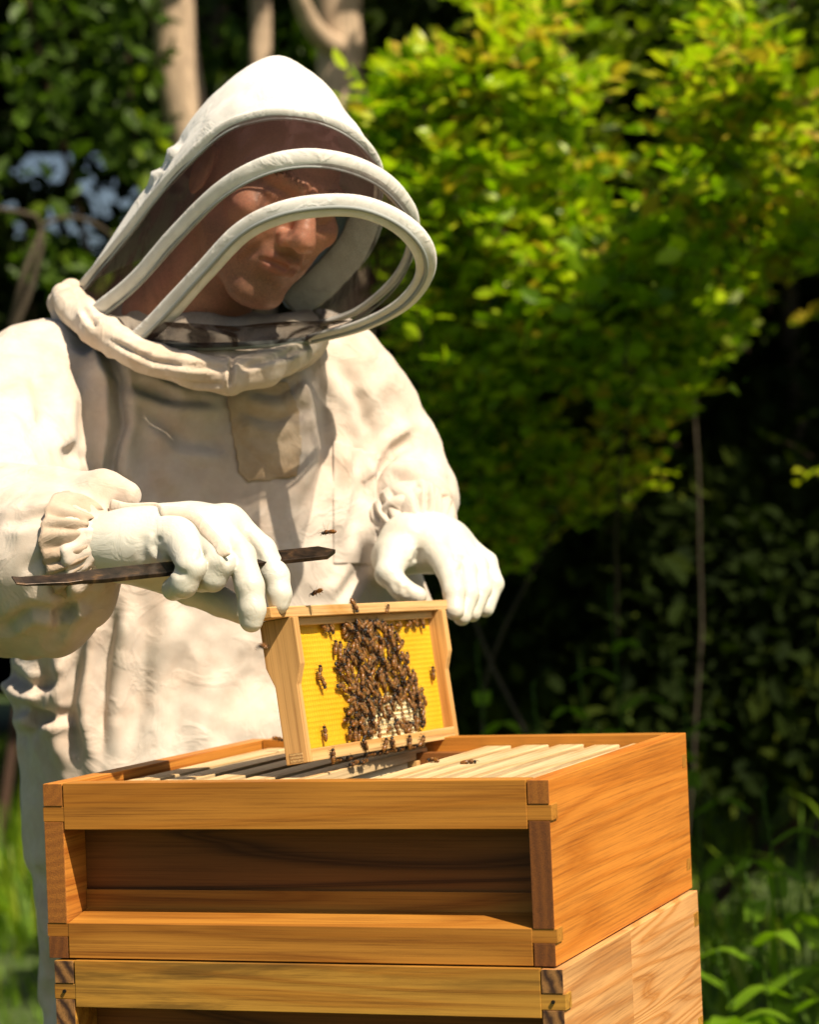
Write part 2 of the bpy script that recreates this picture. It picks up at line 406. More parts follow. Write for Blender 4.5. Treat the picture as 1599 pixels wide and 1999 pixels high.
def side_me(x0, x1, yc, top=.0100):
    pr = [(yc-.0175, -top), (yc+.0175, -top), (yc+.0175, -.052), (yc+.011, -.070), (yc+.011, -.140), (yc-.011, -.140), (yc-.011, -.070), (yc-.0175, -.052)]
    return prism_me('side_bar', pr, 'x', x0, x1, .0008)
L_ = .356
fxs = [.425, .387, .349, .312, .276, .186, .150, .113, .076, .040]
lab = ['hive frame hard against the right wall inside the cedar box', 'hive frame second from the right wall in the cedar box', 'hive frame in the middle of the five right of the open gap',
       'hive frame second from the right edge of the open gap', 'hive frame at the right edge of the open gap, a bee on its bar',
       'hive frame at the left edge of the open gap, under the lifted frame', 'hive frame second left of the open gap', 'hive frame in the middle of the five left of the gap',
       'hive frame second from the left wall in the cedar box', 'hive frame hard against the left wall inside the cedar box']
proto = None
for i, fx in enumerate(fxs):
    fr = empty('framed_comb', (fx, .0, TOP-.0085), (0, 0, R(rng.uniform(-.25, .25))))
    fr.location.z += rng.uniform(-.0006, .0006)
    tag(fr, lab[i], 'hive frame', 'frames standing in the cedar box')
    if proto is None:
        bm = box_me('top_bar', [((-.0128, .0225, -.0100), (.0128, .4375, 0))], .0009)
        sb = prism_me('side_bar', [(-.0175, -.0102), (.0175, -.0102), (.0175, -.05), (.011, -.07), (.011, -.128), (-.011, -.128), (-.011, -.07), (-.0175, -.05)], 'y', .058, .067, .0006)
        bb = box_me('bottom_bar', [((-.011, .0675, -.128), (.011, .3925, -.119))], .0006)
        cm = box_me('comb', [((-.008, .0675, -.118), (.008, .3925, -.0105))], .001)
        proto = (bm, sb, bb, cm)
        for mm_, k in zip(proto, ('bar', 'bar_z', 'bar', 'comb')): mm_.materials.append(M[k])
    link('top_bar', proto[0], fr); link('side_bar', proto[1], fr); s2 = link('side_bar', proto[1], fr); s2.location.y = .335
    link('bottom_bar', proto[2], fr); link('comb', proto[3], fr)

# ---- the lifted frame
q = [0.1863, 0.127, 0.1445, 1.5158, -0.1278, 0.0222]
HM = Matrix.Translation((q[0], q[1], q[2]+TOP)) @ Euler((q[4], 0, 0)).to_matrix().to_4x4()
Rz = Matrix.Rotation(q[3], 4, 'Z'); Ry = Matrix.Rotation(q[5], 4, 'Y'); Rx = Matrix.Rotation(q[4], 4, 'X')
HM = Matrix.Translation((q[0], q[1], q[2]+TOP)) @ Rz @ Ry @ Rx
HMn = np.array(HM)
held = empty('framed_comb'); held.matrix_world = HM
tag(held, 'hive frame lifted out above the box, yellow wax sheet covered in bees', 'hive frame')
def HL(x, y, z): return HMn[:3, :3]@np.array([x, y, z])+HMn[:3, 3]
yc = .0150
link('top_bar', box_me('top_bar', [((-.036, yc-.0135, -.0098), (L_+.036, yc+.0135, 0))], .0009), held, M['bar_x'])
for x0, x1 in ((0, .0095), (L_-.0095, L_)):
    s_ = link('side_bar', side_me(x0, x1, yc), held, M['bar_z'])
link('bottom_bar', box_me('bottom_bar', [((.0097, yc-.0112, -.1398), (L_-.0097, yc-.0030, -.1285)), ((.0097, yc+.003, -.1398), (L_-.0097, yc+.0112, -.1285))], .0006), held, M['bar_x'])
m_ = endgrain('bar_end_grain', (.62, .40, .16), (.36, .19, .06), scale=2); 
link('bar_end', box_me('bar_end', [((-.0006, yc-.0065, -.1396), (.0004, yc+.0065, -.1300))], .0002), held, m_)
link('bar_end', box_me('bar_end', [((L_-.0004, yc-.0065, -.1396), (L_+.0006, yc+.0065, -.1300))], .0002), held, m_)
link('wedge_strip', box_me('wedge_strip', [((.0100, yc-.0060, -.0170), (L_-.0100, yc-.0018, -.0100))], .0005), held, M['bar_x'])
# foundation sheet: fine grid with a slight buckle
nx, nz = 90, 34
gx, gz = np.meshgrid(np.linspace(.0096, L_-.0096, nx), np.linspace(-.1284, -.0100, nz), indexing='ij')
bk = .0012*np.sin(gx*26+gz*9)+.0006*vnoise(np.stack([gx*30, gz*30, gx*0], -1), 5)
def sheet(y): return np.stack([gx, y+bk, gz], -1).reshape(-1, 3)
i, j = np.meshgrid(np.arange(nx-1), np.arange(nz-1), indexing='ij'); i = i.ravel(); j = j.ravel()
F = np.stack([i*nz+j, (i+1)*nz+j, (i+1)*nz+j+1, i*nz+j+1], 1)
V = np.vstack([sheet(yc-.0008), sheet(yc+.0008)]); F = np.vstack([F, F[:, ::-1]+nx*nz])
link('wax_sheet', me_from('wax_sheet', V, F), held, M['wax'])
# patch of freshly drawn white comb low in the middle: cell walls standing proud, irregular outline
cells = []
for a in range(70):
    for b_ in range(24):
        x = .085+a*.0049+(b_ % 2)*.00245; z = -.1265+b_*.00424
        if x > .30: continue
        du = ((x-.215)/.075)**2+((z+.112)/.022)**2
        if du+.35*vnoise(np.array([x*90, z*90, 1.0]), 3) > 1: continue
        hgt = .0030*(1.1-du*.6)+.0008
        an = np.linspace(0, 2*np.pi, 7)[:6]+np.pi/6
        o_ = np.stack([x+.00282*np.cos(an), np.full(6, yc-.0008), z+.00282*np.sin(an)], 1)
        t_ = o_.copy(); t_[:, 1] -= hgt
        t2 = t_.copy(); t2[:, 0] = x+.0021*np.cos(an); t2[:, 2] = z+.0021*np.sin(an)
        b2 = t2.copy(); b2[:, 1] = yc-.0010
        Vv = np.vstack([o_, t_, t2, b2]); k = np.arange(6); k2 = (k+1) % 6
        Ff = np.vstack([np.stack([k, k2, k2+6, k+6], 1), np.stack([k+6, k2+6, k2+12, k+12], 1), np.stack([k+12, k2+12, k2+18, k+18], 1)])
        cells.append((Vv, Ff))
V, F = join_arrays(cells)
o = link('drawn_comb', me_from('drawn_comb', V, F, False), held, M['comb']); tag(o, kind='stuff')

# ================================================================== BEES
def ellipsoid(c, r, seg=10, ring=7, rot=0.0):
    th = np.linspace(0, np.pi, ring); ph = np.linspace(0, 2*np.pi, seg, endpoint=False)
    V = np.array([[math.cos(t)*r[0], math.sin(t)*math.cos(p)*r[1], math.sin(t)*math.sin(p)*r[2]] for t in th for p in ph])
    c_, s_ = math.cos(rot), math.sin(rot)
    V = np.stack([V[:, 0]*c_+V[:, 2]*s_, V[:, 1], -V[:, 0]*s_+V[:, 2]*c_], 1)+np.array(c)
    i, j = np.meshgrid(np.arange(ring-1), np.arange(seg), indexing='ij'); i = i.ravel(); j = j.ravel(); j2 = (j+1) % seg
    return V, np.stack([i*seg+j, i*seg+j2, (i+1)*seg+j2, (i+1)*seg+j], 1)
m_, nt, b = mat('bee_fuzz'); M['bee'] = m_
n1 = noise(nt, coords(nt), 900, 2); nt.links.new(ramp(nt, n1, [(.35, (.04, .014, .002)), (.7, (.26, .10, .014))]), b.inputs['Base Color']); b.inputs['Roughness'].default_value = .7; bump(nt, b, n1, .6, .0004)
m_, nt, b = mat('bee_dark'); M['bee_dark'] = m_; b.inputs['Base Color'].default_value = (.012, .007, .004, 1); b.inputs['Roughness'].default_value = .35
m_, nt, b = mat('bee_abdomen'); M['bee_abd'] = m_
tc = coords(nt); sx = nd(nt, 'ShaderNodeSeparateXYZ'); nt.links.new(tc, sx.inputs[0])
mu = nd(nt, 'ShaderNodeMath', operation='MULTIPLY'); mu.inputs[1].default_value = 1000/1.45*6.2832; nt.links.new(sx.outputs[0], mu.inputs[0])
sn = nd(nt, 'ShaderNodeMath', operation='SINE'); nt.links.new(mu.outputs[0], sn.inputs[0])
sc = nd(nt, 'ShaderNodeMapRange'); nt.links.new(sn.outputs[0], sc.inputs[0]); sc.inputs[1].default_value = -1
nt.links.new(ramp(nt, sc.outputs[0], [(.34, (.022, .009, .003)), (.6, (.48, .21, .035)), (.85, (.26, .09, .014))]), b.inputs['Base Color']); b.inputs['Roughness'].default_value = .3
m_, nt, b = mat('bee_wing'); M['bee_wing'] = m_
b.inputs['Base Color'].default_value = (.42, .26, .11, 1); b.inputs['Roughness'].default_value = .35; b.inputs['Alpha'].default_value = .16
mm = .001
def bee_meshes():
    bm = bmesh.new()
    def arr(V, F, mi):
        vs = [bm.verts.new(tuple(a)) for a in V]
        for f in fix_quads(F):
            fc = bm.faces.new([vs[i] for i in f]); fc.smooth = True; fc.material_index = mi
    arr(*ellipsoid((1.0*mm, 0, 2.4*mm), (2.5*mm, 2.1*mm, 2.0*mm)), 0)
    arr(*ellipsoid((4.2*mm, 0, 2.0*mm), (1.2*mm, 1.8*mm, 1.6*mm), 8, 5), 1)
    for s in (-1, 1):
        arr(*ellipsoid((4.4*mm, s*1.35*mm, 2.3*mm), (.8*mm, .6*mm, 1.1*mm), 6, 5), 1)
        V, F = tube_arrays(np.array([(5.0, s*.5, 2.4), (6.2, s*1.3, 3.0), (7.3, s*2.0, 2.2)])*mm, .14*mm, 4); arr(V, F, 1)
        for k, (x0, x1, x2) in enumerate(((2.0, 3.6, 4.6), (1.0, 1.0, .4), (-.2, -1.8, -3.6))):
            V, F = tube_arrays(np.array([(x0, s*1.2, 1.5), (x1, s*3.2, 2.6), (x2, s*4.2, 0.0)])*mm, np.array([.35, .28, .2])*mm, 4); arr(V, F, 1)
    me = bpy.data.meshes.new('bee'); bm.to_mesh(me); bm.free(); me.materials.append(M['bee']); me.materials.append(M['bee_dark'])
    V, F = ellipsoid((-4.4*mm, 0, 1.9*mm), (4.1*mm, 2.05*mm, 1.9*mm), 10, 9, rot=-.12)
    ab = bpy.data.meshes.new('abdomen'); ab.from_pydata(V.tolist(), [], fix_quads(F)); ab.polygons.foreach_set('use_smooth', [True]*len(ab.polygons)); ab.materials.append(M['bee_abd'])
    wings = []
    for s in (-1, 1):
        W = []
        for (ln, wd, rt) in ((9.0, 1.55, .20), (6.3, 1.25, .42)):
            out = []
            for t in np.linspace(0, 1, 7): out.append((-ln*t, wd*math.sin(math.pi*t**.62)*.95))
            for t in np.linspace(1, 0, 7)[1:-1]: out.append((-ln*t, -wd*.55*math.sin(math.pi*t**.7)))
            c_, s__ = math.cos(rt*s), math.sin(rt*s)
            W.append([((x*c_+y*s*s__*1)*mm+.8*mm, (-x*s__+y*s*c_)*mm+s*1.1*mm, (4.1-.12*x*0-.05*abs(x))*mm-.25*mm*(rt > .3)) for x, y in out])
        V = [p for w in W for p in w]; n = len(W[0]); me2 = bpy.data.meshes.new('wing'); me2.from_pydata(V, [], [tuple(range(n)), tuple(range(n, 2*n))]); me2.materials.append(M['bee_wing']); wings.append(me2)
    # raised pair for flying bees
    up = []
    for me2 in wings:
        c2 = me2.copy(); up.append(c2)
        s = -1 if me2 is wings[0] else 1
        for v in c2.vertices:
            x, y, z = v.co; r_ = -(x-.8*mm)
            v.co = (.8*mm-.25*r_, s*1.1*mm+s*.55*r_, 3.6*mm+.85*r_+abs(y-s*1.1*mm)*.0)
            v.co.x += (y-s*1.1*mm)*s*.8
    return me, ab, wings, up
BM = bee_meshes()
def bee(mat4, label, group=None, fly=False, scale=1.0):
    o = link('honey_bee', BM[0]); o.matrix_world = mat4 @ Matrix.Scale(scale, 4)
    tag(o, label, 'bee', group)
    link('abdomen', BM[1], o)
    for w in (BM[3] if fly else BM[2]): link('wing', w, o)
    return o
def on_comb(x, z, ang, lift=0.0, tilt=0.0, y=None):
    """bee on the wax: up = -Y local, head direction rotates in the XZ plane (0 = up)"""
    up = Vector((0, -1, 0)); hd = Vector((math.sin(ang), 0, math.cos(ang)))
    hd = (hd + up*tilt).normalized(); sd_ = up.cross(hd).normalized(); up2 = hd.cross(sd_)
    m4 = Matrix((hd, sd_, up2)).transposed().to_4x4()
    m4.translation = Vector((x, (yc-.0018 if y is None else y)-lift, z))
    return HM @ m4
# inverse of pixel -> point on the comb plane
def comb_at(u, v, y=None):
    y = yc-.0018 if y is None else y
    n = HMn[:3, :3]@np.array([0, 1, 0]); p0 = HL(0, y, 0); dr = U(u, v, 1.0)-CAM; t = ((p0-CAM)@n)/(dr@n)
    loc = np.linalg.inv(HMn)@np.append(CAM+t*dr, 1); return loc[0], loc[2]
poly = [comb_at(*p) for p in [(664, 1202), (748, 1199), (765, 1240), (780, 1290), (805, 1325), (815, 1380), (820, 1418), (800, 1442), (742, 1425), (700, 1440), (668, 1452), (672, 1400), (668, 1350), (652, 1295), (672, 1265), (665, 1225)]]
pl = np.array(poly)
pts = []
tries = 0
while len(pts) < 236 and tries < 60000:
    tries += 1
    x = rng.uniform(pl[:, 0].min(), pl[:, 0].max()); z = rng.uniform(pl[:, 1].min(), pl[:, 1].max())
    if not in_poly(np.array([x]), np.array([z]), pl)[0]: continue
    dn = ((x-.215)/.05)**2+((z+.115)/.016)**2
    if dn < 1 and rng.random() < .75: continue
    lay = 0 if len(pts) < 150 else 1
    md = .0066 if lay == 0 else .0085
    if any((x-a)**2+(z-b_)**2 < md*md for a, b_, l in pts if l == lay): continue
    pts.append((x, z, lay))
for x, z, lay in pts:
    ang = rng.normal(0, .9) if rng.random() < .35 else rng.uniform(-3.1, 3.1)
    z = min(max(z, -.122), -.020)
    bee(on_comb(x, z, ang, lift=lay*.0045+rng.uniform(0, .0008), tilt=rng.normal(0, .18)), 'honey bee packed in the dense dark cluster on the yellow comb', 'bees clustered on the lifted frame', scale=rng.uniform(.96, 1.12))
single = [(620, 1310, .3, 'lone bee on bare wax, upper of the two left of the cluster'), (627, 1334, 2.7, 'lone bee curled on bare wax, lower of the two left of the cluster'),
          (630, 1430, .15, 'lone bee walking on bare wax near the lower left corner of the frame'), (631, 1212, 1.9, 'left bee of the pair in the shaded top left corner of the comb'),
          (641, 1214, 2.6, 'right bee of the pair in the shaded top left corner of the comb'), (776, 1222, 1.6, 'bee lying sideways just below three others at the top right of the comb'),
          (793, 1204, 1.3, 'left bee of the three under the top bar at the right'), (806, 1204, 1.9, 'middle bee of the three under the top bar at the right'), (820, 1210, 2.9, 'right bee of the three under the top bar at the right'),
          (842, 1312, .1, 'lone bee beside the far side bar on bare wax'), (651, 1262, .35, 'left of two bees side by side at the cluster\'s left edge'), (660, 1264, .3, 'right of two bees side by side at the cluster\'s left edge'),
          (655, 1298, -1.4, 'bee pointing outward from the left edge of the cluster'), (660, 1340, -1.5, 'striped bee at the left edge of the cluster below the outward one'),
          (791, 1284, .5, 'bee at the right edge of the cluster level with the waist of the side bar'), (805, 1318, -.5, 'bee just off the right edge of the cluster halfway down'),
          (823, 1364, -.5, 'bee farthest out on the right edge of the cluster'), (735, 1405, .9, 'bee alone above the pale new comb near the bottom'), (716, 1428, 1.5, 'bee resting left of the pale new comb'),
          (737, 1436, .1, 'bee standing upright on the pale new comb'), (792, 1432, -1.1, 'bee right of the pale new comb above the bottom bar')]
for u_, v_, a_, l_ in single:
    x, z = comb_at(u_, v_); bee(on_comb(min(max(x, .016), L_-.016), max(min(z, -.0215), -.122), a_, tilt=rng.normal(0, .06)), l_, 'bees walking apart on the lifted frame', scale=1.08)
x, z = comb_at(690, 1192, yc-.0136); bee(on_comb(x, -.004, 3.0, y=yc-.0137, tilt=.25), 'bee climbing over the edge of the lifted frame\'s top bar', 'bees walking apart on the lifted frame', scale=1.1)
x, z = comb_at(755, 1196, yc-.0136); bee(on_comb(x, -.006, .6, y=yc-.0137, tilt=.1), 'small pale bee on the top bar above the cluster', 'bees walking apart on the lifted frame', scale=.8)
# on and under the bottom bar
yb = yc-.0113
for u_, v_, a_, l_ in [(645, 1474, 0, 'pale bee standing upright on the bottom bar near its left end'), (707, 1452, -.8, 'bee with spread legs on the bottom bar below the cluster'), (748, 1452, .6, 'left of two bees climbing the middle of the bottom bar'),
                       (762, 1450, -.4, 'right of two bees climbing the middle of the bottom bar'), (795, 1447, .1, 'upright bee on the bottom bar under the right of the cluster'), (820, 1446, .9, 'last bee at the right on the bottom bar')]:
    x, z = comb_at(u_, v_, yb); bee(on_comb(x, z, a_, y=yb-.0003, tilt=.08), l_, 'bees on the bottom bar of the lifted frame', scale=1.1)
for k, (u_, v_) in enumerate([(662, 1488), (682, 1486), (716, 1472), (729, 1477), (742, 1472), (756, 1474), (770, 1466), (783, 1470), (797, 1464), (808, 1466), (709, 1490), (690, 1497)]):
    x, z = comb_at(u_, v_, yb+.004)
    up = Vector((0, -.5, -1)).normalized(); hd = Vector((math.cos(k*2.1), 0, .25*math.sin(k))).normalized(); sd_ = up.cross(hd).normalized(); hd = sd_.cross(up)
    m4 = Matrix((hd, sd_, up)).transposed().to_4x4(); m4.translation = Vector((x, yb+.005, -.1402 if k < 10 else -.146)); bee(HM @ m4, 'bee hanging beneath the bottom bar of the lifted frame over the gap', 'bees hanging under the bottom bar', scale=1.12)
# on the top bars
def bee_at(p, yaw, label, fly=False, pitch=0.0, roll=0.0, group=None):
    m4 = Matrix.Translation(tuple(p)) @ Euler((roll, pitch, yaw), 'XYZ').to_matrix().to_4x4(); return bee(m4, label, group, fly, 1.1)
def on_bars(u, v, z):
    dr = U(u, v, 1.0)-CAM; t = (z-CAM[2])/dr[2]; return CAM+t*dr
bee_at(on_bars(845, 1488, TOP-.0085), 2.6, 'bee crawling on the bare top bars right of the gap')
bee_at(on_bars(918, 1492, TOP-.0085), .4, 'small dark bee farther right on the bare top bars')
bee_at(U(543, 1447, 2.62), 1.2, 'dark bee on the back rim half hidden by the lifted frame', pitch=.3)
bee_at(U(640, 1044, 2.36), 3.0, 'flying bee with raised wings above the tip of the hive tool', True, pitch=.12)
bee_at(U(618, 1161, 2.36), 2.7, 'flying bee with dangling legs just above the lifted frame', True, pitch=.35)
bee_at(U(513, 1268, 1.85), 2.2, 'blurred bee in flight close in front of the frame\'s side bar', True)

# ================================================================== PERSON
person = empty('person', tuple(np.array([U(300, 1900, 2.87)[0], U(300, 1900, 2.87)[1], 0.0])))
tag(person, 'beekeeper in a white hooded bee suit and white gloves bending over the open hive', 'person')
PO = Vector(person.location)
def plink(name, me, mt, parent=None):
    """child of the person built from world-space coordinates"""
    if parent is None:
        me.transform(Matrix.Translation(-PO)); o = link(name, me, person, mt)
    else:
        me.transform(Matrix.Translation(-PO)); o = link(name, me, parent, mt)
    return o

def cloth_mat(name, base, stainc, stain_amt, scale=1.0, weave=900, rough=.85):
    m_, nt, b = mat(name); v = coords(nt, loc=(2.1, .4, .9))
    n1 = noise(nt, v, 7*scale, 6, .65, .5); n2 = noise(nt, v, 38*scale, 4, .6)
    c = mixc(nt, ramp(nt, n1, [(.42, (0,)*3), (.72, (stain_amt,)*3)]), base, stainc)
    c = mixc(nt, 1.0, c, ramp(nt, n2, [(.3, (.88, .87, .86)), (.65, (1.02,)*3)]), 'MULTIPLY')
    nt.links.new(c, b.inputs['Base Color']); b.inputs['Roughness'].default_value = rough
    b.inputs['Sheen Weight'].default_value = .15; b.inputs['Specular IOR Level'].default_value = .2
    b.inputs['Subsurface Weight'].default_value = .06; b.inputs['Subsurface Radius'].default_value = (.006, .004, .003)
    w1 = noise(nt, v, weave, 2, .8); n5 = noise(nt, v, 120, 3, .6); hh = mixc(nt, .35, n5, w1)
    n6 = noise(nt, v, 13*scale, 4, .5, 1.3); cr6 = ramp(nt, n6, [(.44, (0,)*3), (.5, (1,)*3), (.505, (.85,)*3), (.58, (0,)*3)])
    b0_ = bump(nt, b, cr6, .20, .003); bump(nt, b, hh, .35, .0012, b0_); return m_
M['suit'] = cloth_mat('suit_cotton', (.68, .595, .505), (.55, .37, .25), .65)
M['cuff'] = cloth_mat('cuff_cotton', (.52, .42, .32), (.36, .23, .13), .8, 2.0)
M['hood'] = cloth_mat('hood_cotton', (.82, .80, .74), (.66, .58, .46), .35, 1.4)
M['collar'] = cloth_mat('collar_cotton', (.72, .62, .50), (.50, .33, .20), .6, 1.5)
m_, nt, b = mat('glove_leather'); M['glove'] = m_
v = coords(nt); n1 = noise(nt, v, 22, 5); n2 = noise(nt, v, 260, 3)
c = mixc(nt, ramp(nt, n1, [(.45, (0,)*3), (.75, (.5,)*3)]), (.66, .64, .55), (.50, .41, .29)); nt.links.new(c, b.inputs['Base Color'])
b.inputs['Roughness'].default_value = .42; b.inputs['Subsurface Weight'].default_value = .08; b.inputs['Subsurface Radius'].default_value = (.008, .006, .004); n6 = noise(nt, v, 42, 4, .55, 1.0); cr6 = ramp(nt, n6, [(.38, (1,)*3), (.5, (0,)*3), (.62, (1,)*3)])
b0_ = bump(nt, b, cr6, .16, .0014); bump(nt, b, n2, .14, .0008, b0_)
m_, nt, b = mat('skin'); M['skin'] = m_
v = coords(nt); n1 = noise(nt, v, 26, 5, .6); n2 = noise(nt, v, 420, 3, .7)
c = mixc(nt, ramp(nt, n1, [(.35, (0,)*3), (.7, (1,)*3)]), (.74, .35, .21), (.80, .33, .21))
c = mixc(nt, 1.0, c, ramp(nt, n2, [(.3, (.82,)*3), (.6, (1.04,)*3)]), 'MULTIPLY')
a1 = nd(nt, 'ShaderNodeAttribute', attribute_name='stubble'); a2 = nd(nt, 'ShaderNodeAttribute', attribute_name='lip'); n7 = noise(nt, v, 1100, 2, .8)
sf = mixc(nt, 1.0, a1.outputs['Color'], ramp(nt, n7, [(.42, (.75,)*3), (.6, (.18,)*3)]), 'MULTIPLY'); c = mixc(nt, sf, c, (.16, .10, .07)); c = mixc(nt, a2.outputs['Fac'], c, (.46, .15, .10)); nt.links.new(c, b.inputs['Base Color'])
b.inputs['Roughness'].default_value = .42; b.inputs['Subsurface Weight'].default_value = .25; b.inputs['Subsurface Radius'].default_value = (.012, .005, .003); b.inputs['Subsurface Scale'].default_value = .6
bump(nt, b, n2, .35, .0008)
def veil_mat(name, alpha, col):
    m_, nt, b = mat(name); out = nt.nodes['Material Output']
    tr = nt.nodes.new('ShaderNodeBsdfTransparent'); mx = nt.nodes.new('ShaderNodeMixShader'); df = nt.nodes.new('ShaderNodeBsdfDiffuse')
    df.inputs[0].default_value = (*col, 1); v = coords(nt)
    w = noise(nt, v, 1400, 2, .8)
    r_ = ramp(nt, w, [(.35, (max(alpha-.12, 0),)*3), (.65, (min(alpha+.12, 1),)*3)])
    w2 = noise(nt, coords(nt, (1, 1, .4)), 26, 3, .5, 1.5); r_ = mixc(nt, 1.0, r_, ramp(nt, w2, [(.38, (1.35,)*3), (.5, (.95,)*3), (.62, (.85,)*3)]), 'MULTIPLY')
    nt.links.new(r_, mx.inputs[0]); nt.links.new(tr.outputs[0], mx.inputs[1]); nt.links.new(df.outputs[0], mx.inputs[2]); nt.links.new(mx.outputs[0], out.inputs[0]); return m_
M['veil'] = veil_mat('veil_net', .60, (.050, .026, .022))
M['veil_mid'] = veil_mat('veil_net_middle', .32, (.050, .026, .022))
M['veil_front'] = veil_mat('veil_net_front', .16, (.02, .012, .01))
m_, nt, b = mat('piping'); M['piping'] = m_; b.inputs['Base Color'].default_value = (.30, .32, .30, 1); b.inputs['Roughness'].default_value = .7

# ---- head (local frame: X his right, Y face forward, Z up)
hyaw, hpit, hroll = R(33), R(24), R(13)
Fh = math.sin(hyaw)*RIG-math.cos(hyaw)*FWD
Yh = math.cos(hpit)*Fh-math.sin(hpit)*UPV
Zh = math.sin(hpit)*Fh+math.cos(hpit)*UPV
Xh = np.cross(Yh, Zh)
# roll about the face axis so the crown leans to the picture's right
cz, sz = math.cos(hroll), math.sin(hroll)
Zh, Xh = cz*Zh-sz*Xh, sz*Zh+cz*Xh
MH = np.stack([Xh, Yh, Zh], 1)
HS = .95
HO = U(598, 478, 2.62)-MH@np.array([0, .118, -.030])*HS
k_ = .001
s = SDF((-.125, -.145, -.20), (.125, .140, .150), .0017)
s.ell((0, -.014, .022), (.073, .092, .080), .01)
s.ell((0, .030, -.025), (.060, .060, .085), .02)
for sx_ in (-1, 1):
    s.cap((sx_*.050, .000, -.055), (sx_*.020, .060, -.103), .020, .015, .022)
    s.ell((sx_*.044, .060, -.020), (.022, .024, .020), .018)
    s.cap((sx_*.010, .084, .022), (sx_*.044, .070, .024), .0085, .007, .014)
    s.ell((sx_*.030, .052, -.055), (.020, .026, .026), .02)
    s.ell((sx_*.078, -.008, -.008), (.006, .017, .030), .006)
s.ell((0, .066, -.104), (.022, .019, .017), .018)
s.ell((0, .073, -.060), (.026, .020, .028), .018)
s.cap((0, .082, .014), (0, .104, -.018), .0085, .0115, .012)
s.ell((0, .109, -.030), (.0150, .0130, .0125), .008)
for sx_ in (-1, 1):
    s.ell((sx_*.0160, .098, -.034), (.0088, .0105, .0090), .006)
    s.ell((sx_*.031, .086, -.001), (.016, .0115, .010), .012, mode='sub')
    s.ell((sx_*.031, .066, -.001), (.0145, .0145, .0135), .003)
    s.cap((sx_*.018, .0795, .004), (sx_*.043, .0745, .003), .0032, .003, .004)
    s.cap((sx_*.019, .0785, -.009), (sx_*.043, .0725, -.008), .003, .0028, .005)
    s.ell((sx_*.0065, .106, -.0425), (.0038, .0055, .0032), .002, mode='sub')
    s.chain([(sx_*.0200, .1000, -.030), (sx_*.0275, .0915, -.044), (sx_*.0340, .0820, -.060), (sx_*.0370, .0745, -.074)], [.0012, .0030, .0026, .0008], .010, .008, 'sub')
    s.cap((sx_*.012, .083, .002), (sx_*.020, .074, -.014), .004, .003, .008, 'sub')
    s.chain([(sx_*.0, .0950, -.0580), (sx_*.012, .0925, -.0578), (sx_*.024, .0825, -.0625)], [.0055, .0048, .002], .006, .004)
    s.chain([(sx_*.0, .0925, -.0700), (sx_*.012, .0900, -.0690), (sx_*.023, .081, -.0650)], [.0068, .0058, .002], .005, .004)
    s.chain([(sx_*.0, .1005, -.0634), (sx_*.012, .0975, -.0630), (sx_*.021, .0895, -.0640), (sx_*.0270, .0835, -.0655)], [.0036, .0032, .0022, .0004], .0018, .002, 'sub')
s.cap((-.012, .091, -.083), (.012, .091, -.083), .0045, .0045, .009, 'sub')
s.cap((0, .105, -.048), (0, .1015, -.053), .0025, .003, .004, 'sub')
for zz in (.040, .052, .064):
    s.chain([(-.038, .073-(zz-.04)*.45, zz-.002), (0, .0885-(zz-.04)*.5, zz+.002), (.038, .073-(zz-.04)*.45, zz-.002)], [.0012]*3, .004, .002, 'sub')
for sx_ in (-1, 1): s.chain([(sx_*.006, .0925, .030), (sx_*.007, .0915, .016)], [.0015, .0015], .004, .002, 'sub')
s.cap((0, -.020, -.060), (0, -.055, -.20), .056, .066, .02)
P, Q = s.mesh()
me = me_from('body', P, Q); smooth_me(me, 2, .4)
co = cos_of(me); nn = normals_of(me); co += nn*(.0005*fbm(co*55, 2, 4)+.00018*fbm(co*200, 2, 8))[:, None]
ss = lambda a, b_, x: np.clip((x-a)/(b_-a), 0, 1)
stb = ss(-.040, -.060, co[:, 2])*ss(-.01, .03, co[:, 1])*ss(-.14, -.12, co[:, 2])*.9
lp = np.clip(1-np.maximum(np.abs(co[:, 2]+.0635)/.0105, np.abs(co[:, 0])/.026)**4, 0, 1)*(co[:, 1] > .07); stb *= 1-lp
for nm, vv in (('stubble', stb), ('lip', lp*.75)): me.attributes.new(nm, 'FLOAT', 'POINT').data.foreach_set('value', vv.astype(np.float32))
set_cos(me, co@MH.T*HS+HO)
plink('body', me, M['skin'])
m_, nt, b = mat('eye_white'); b.inputs['Base Color'].default_value = (.30, .22, .17, 1); b.inputs['Roughness'].default_value = .2
m2_, nt, b = mat('eyebrow_hair'); b.inputs['Base Color'].default_value = (.22, .11, .05, 1); b.inputs['Roughness'].default_value = .8
for sx_ in (-1, 1):
    V, F = ellipsoid((0, 0, 0), (.0128, .0128, .0128), 16, 10); V = V+np.array([sx_*.031, .0668, -.0025])
    plink('eye', me_from('eye', V@MH.T*HS+HO, fix_quads(F)), m_)
    hairs = []
    for i_ in range(70):
        t = rng.random(); x = sx_*(.010+.040*t); y = .0895-.30*(t*.04)-.0000; z = .024+.004*math.sin(t*2.6)+rng.normal(0, .002)
        p0 = np.array([x, y-.001, z]); p1 = p0+np.array([sx_*.006, .003, .002])+rng.normal(0, .0012, 3)
        hairs.append(tube_arrays([p0, (p0+p1)/2+[0, .001, 0], p1], [.0005, .0004, .0001], 4))
    V, F = join_arrays(hairs); plink('eyebrow', me_from('eyebrow', V@MH.T*HS+HO, fix_quads(F)), m2_)

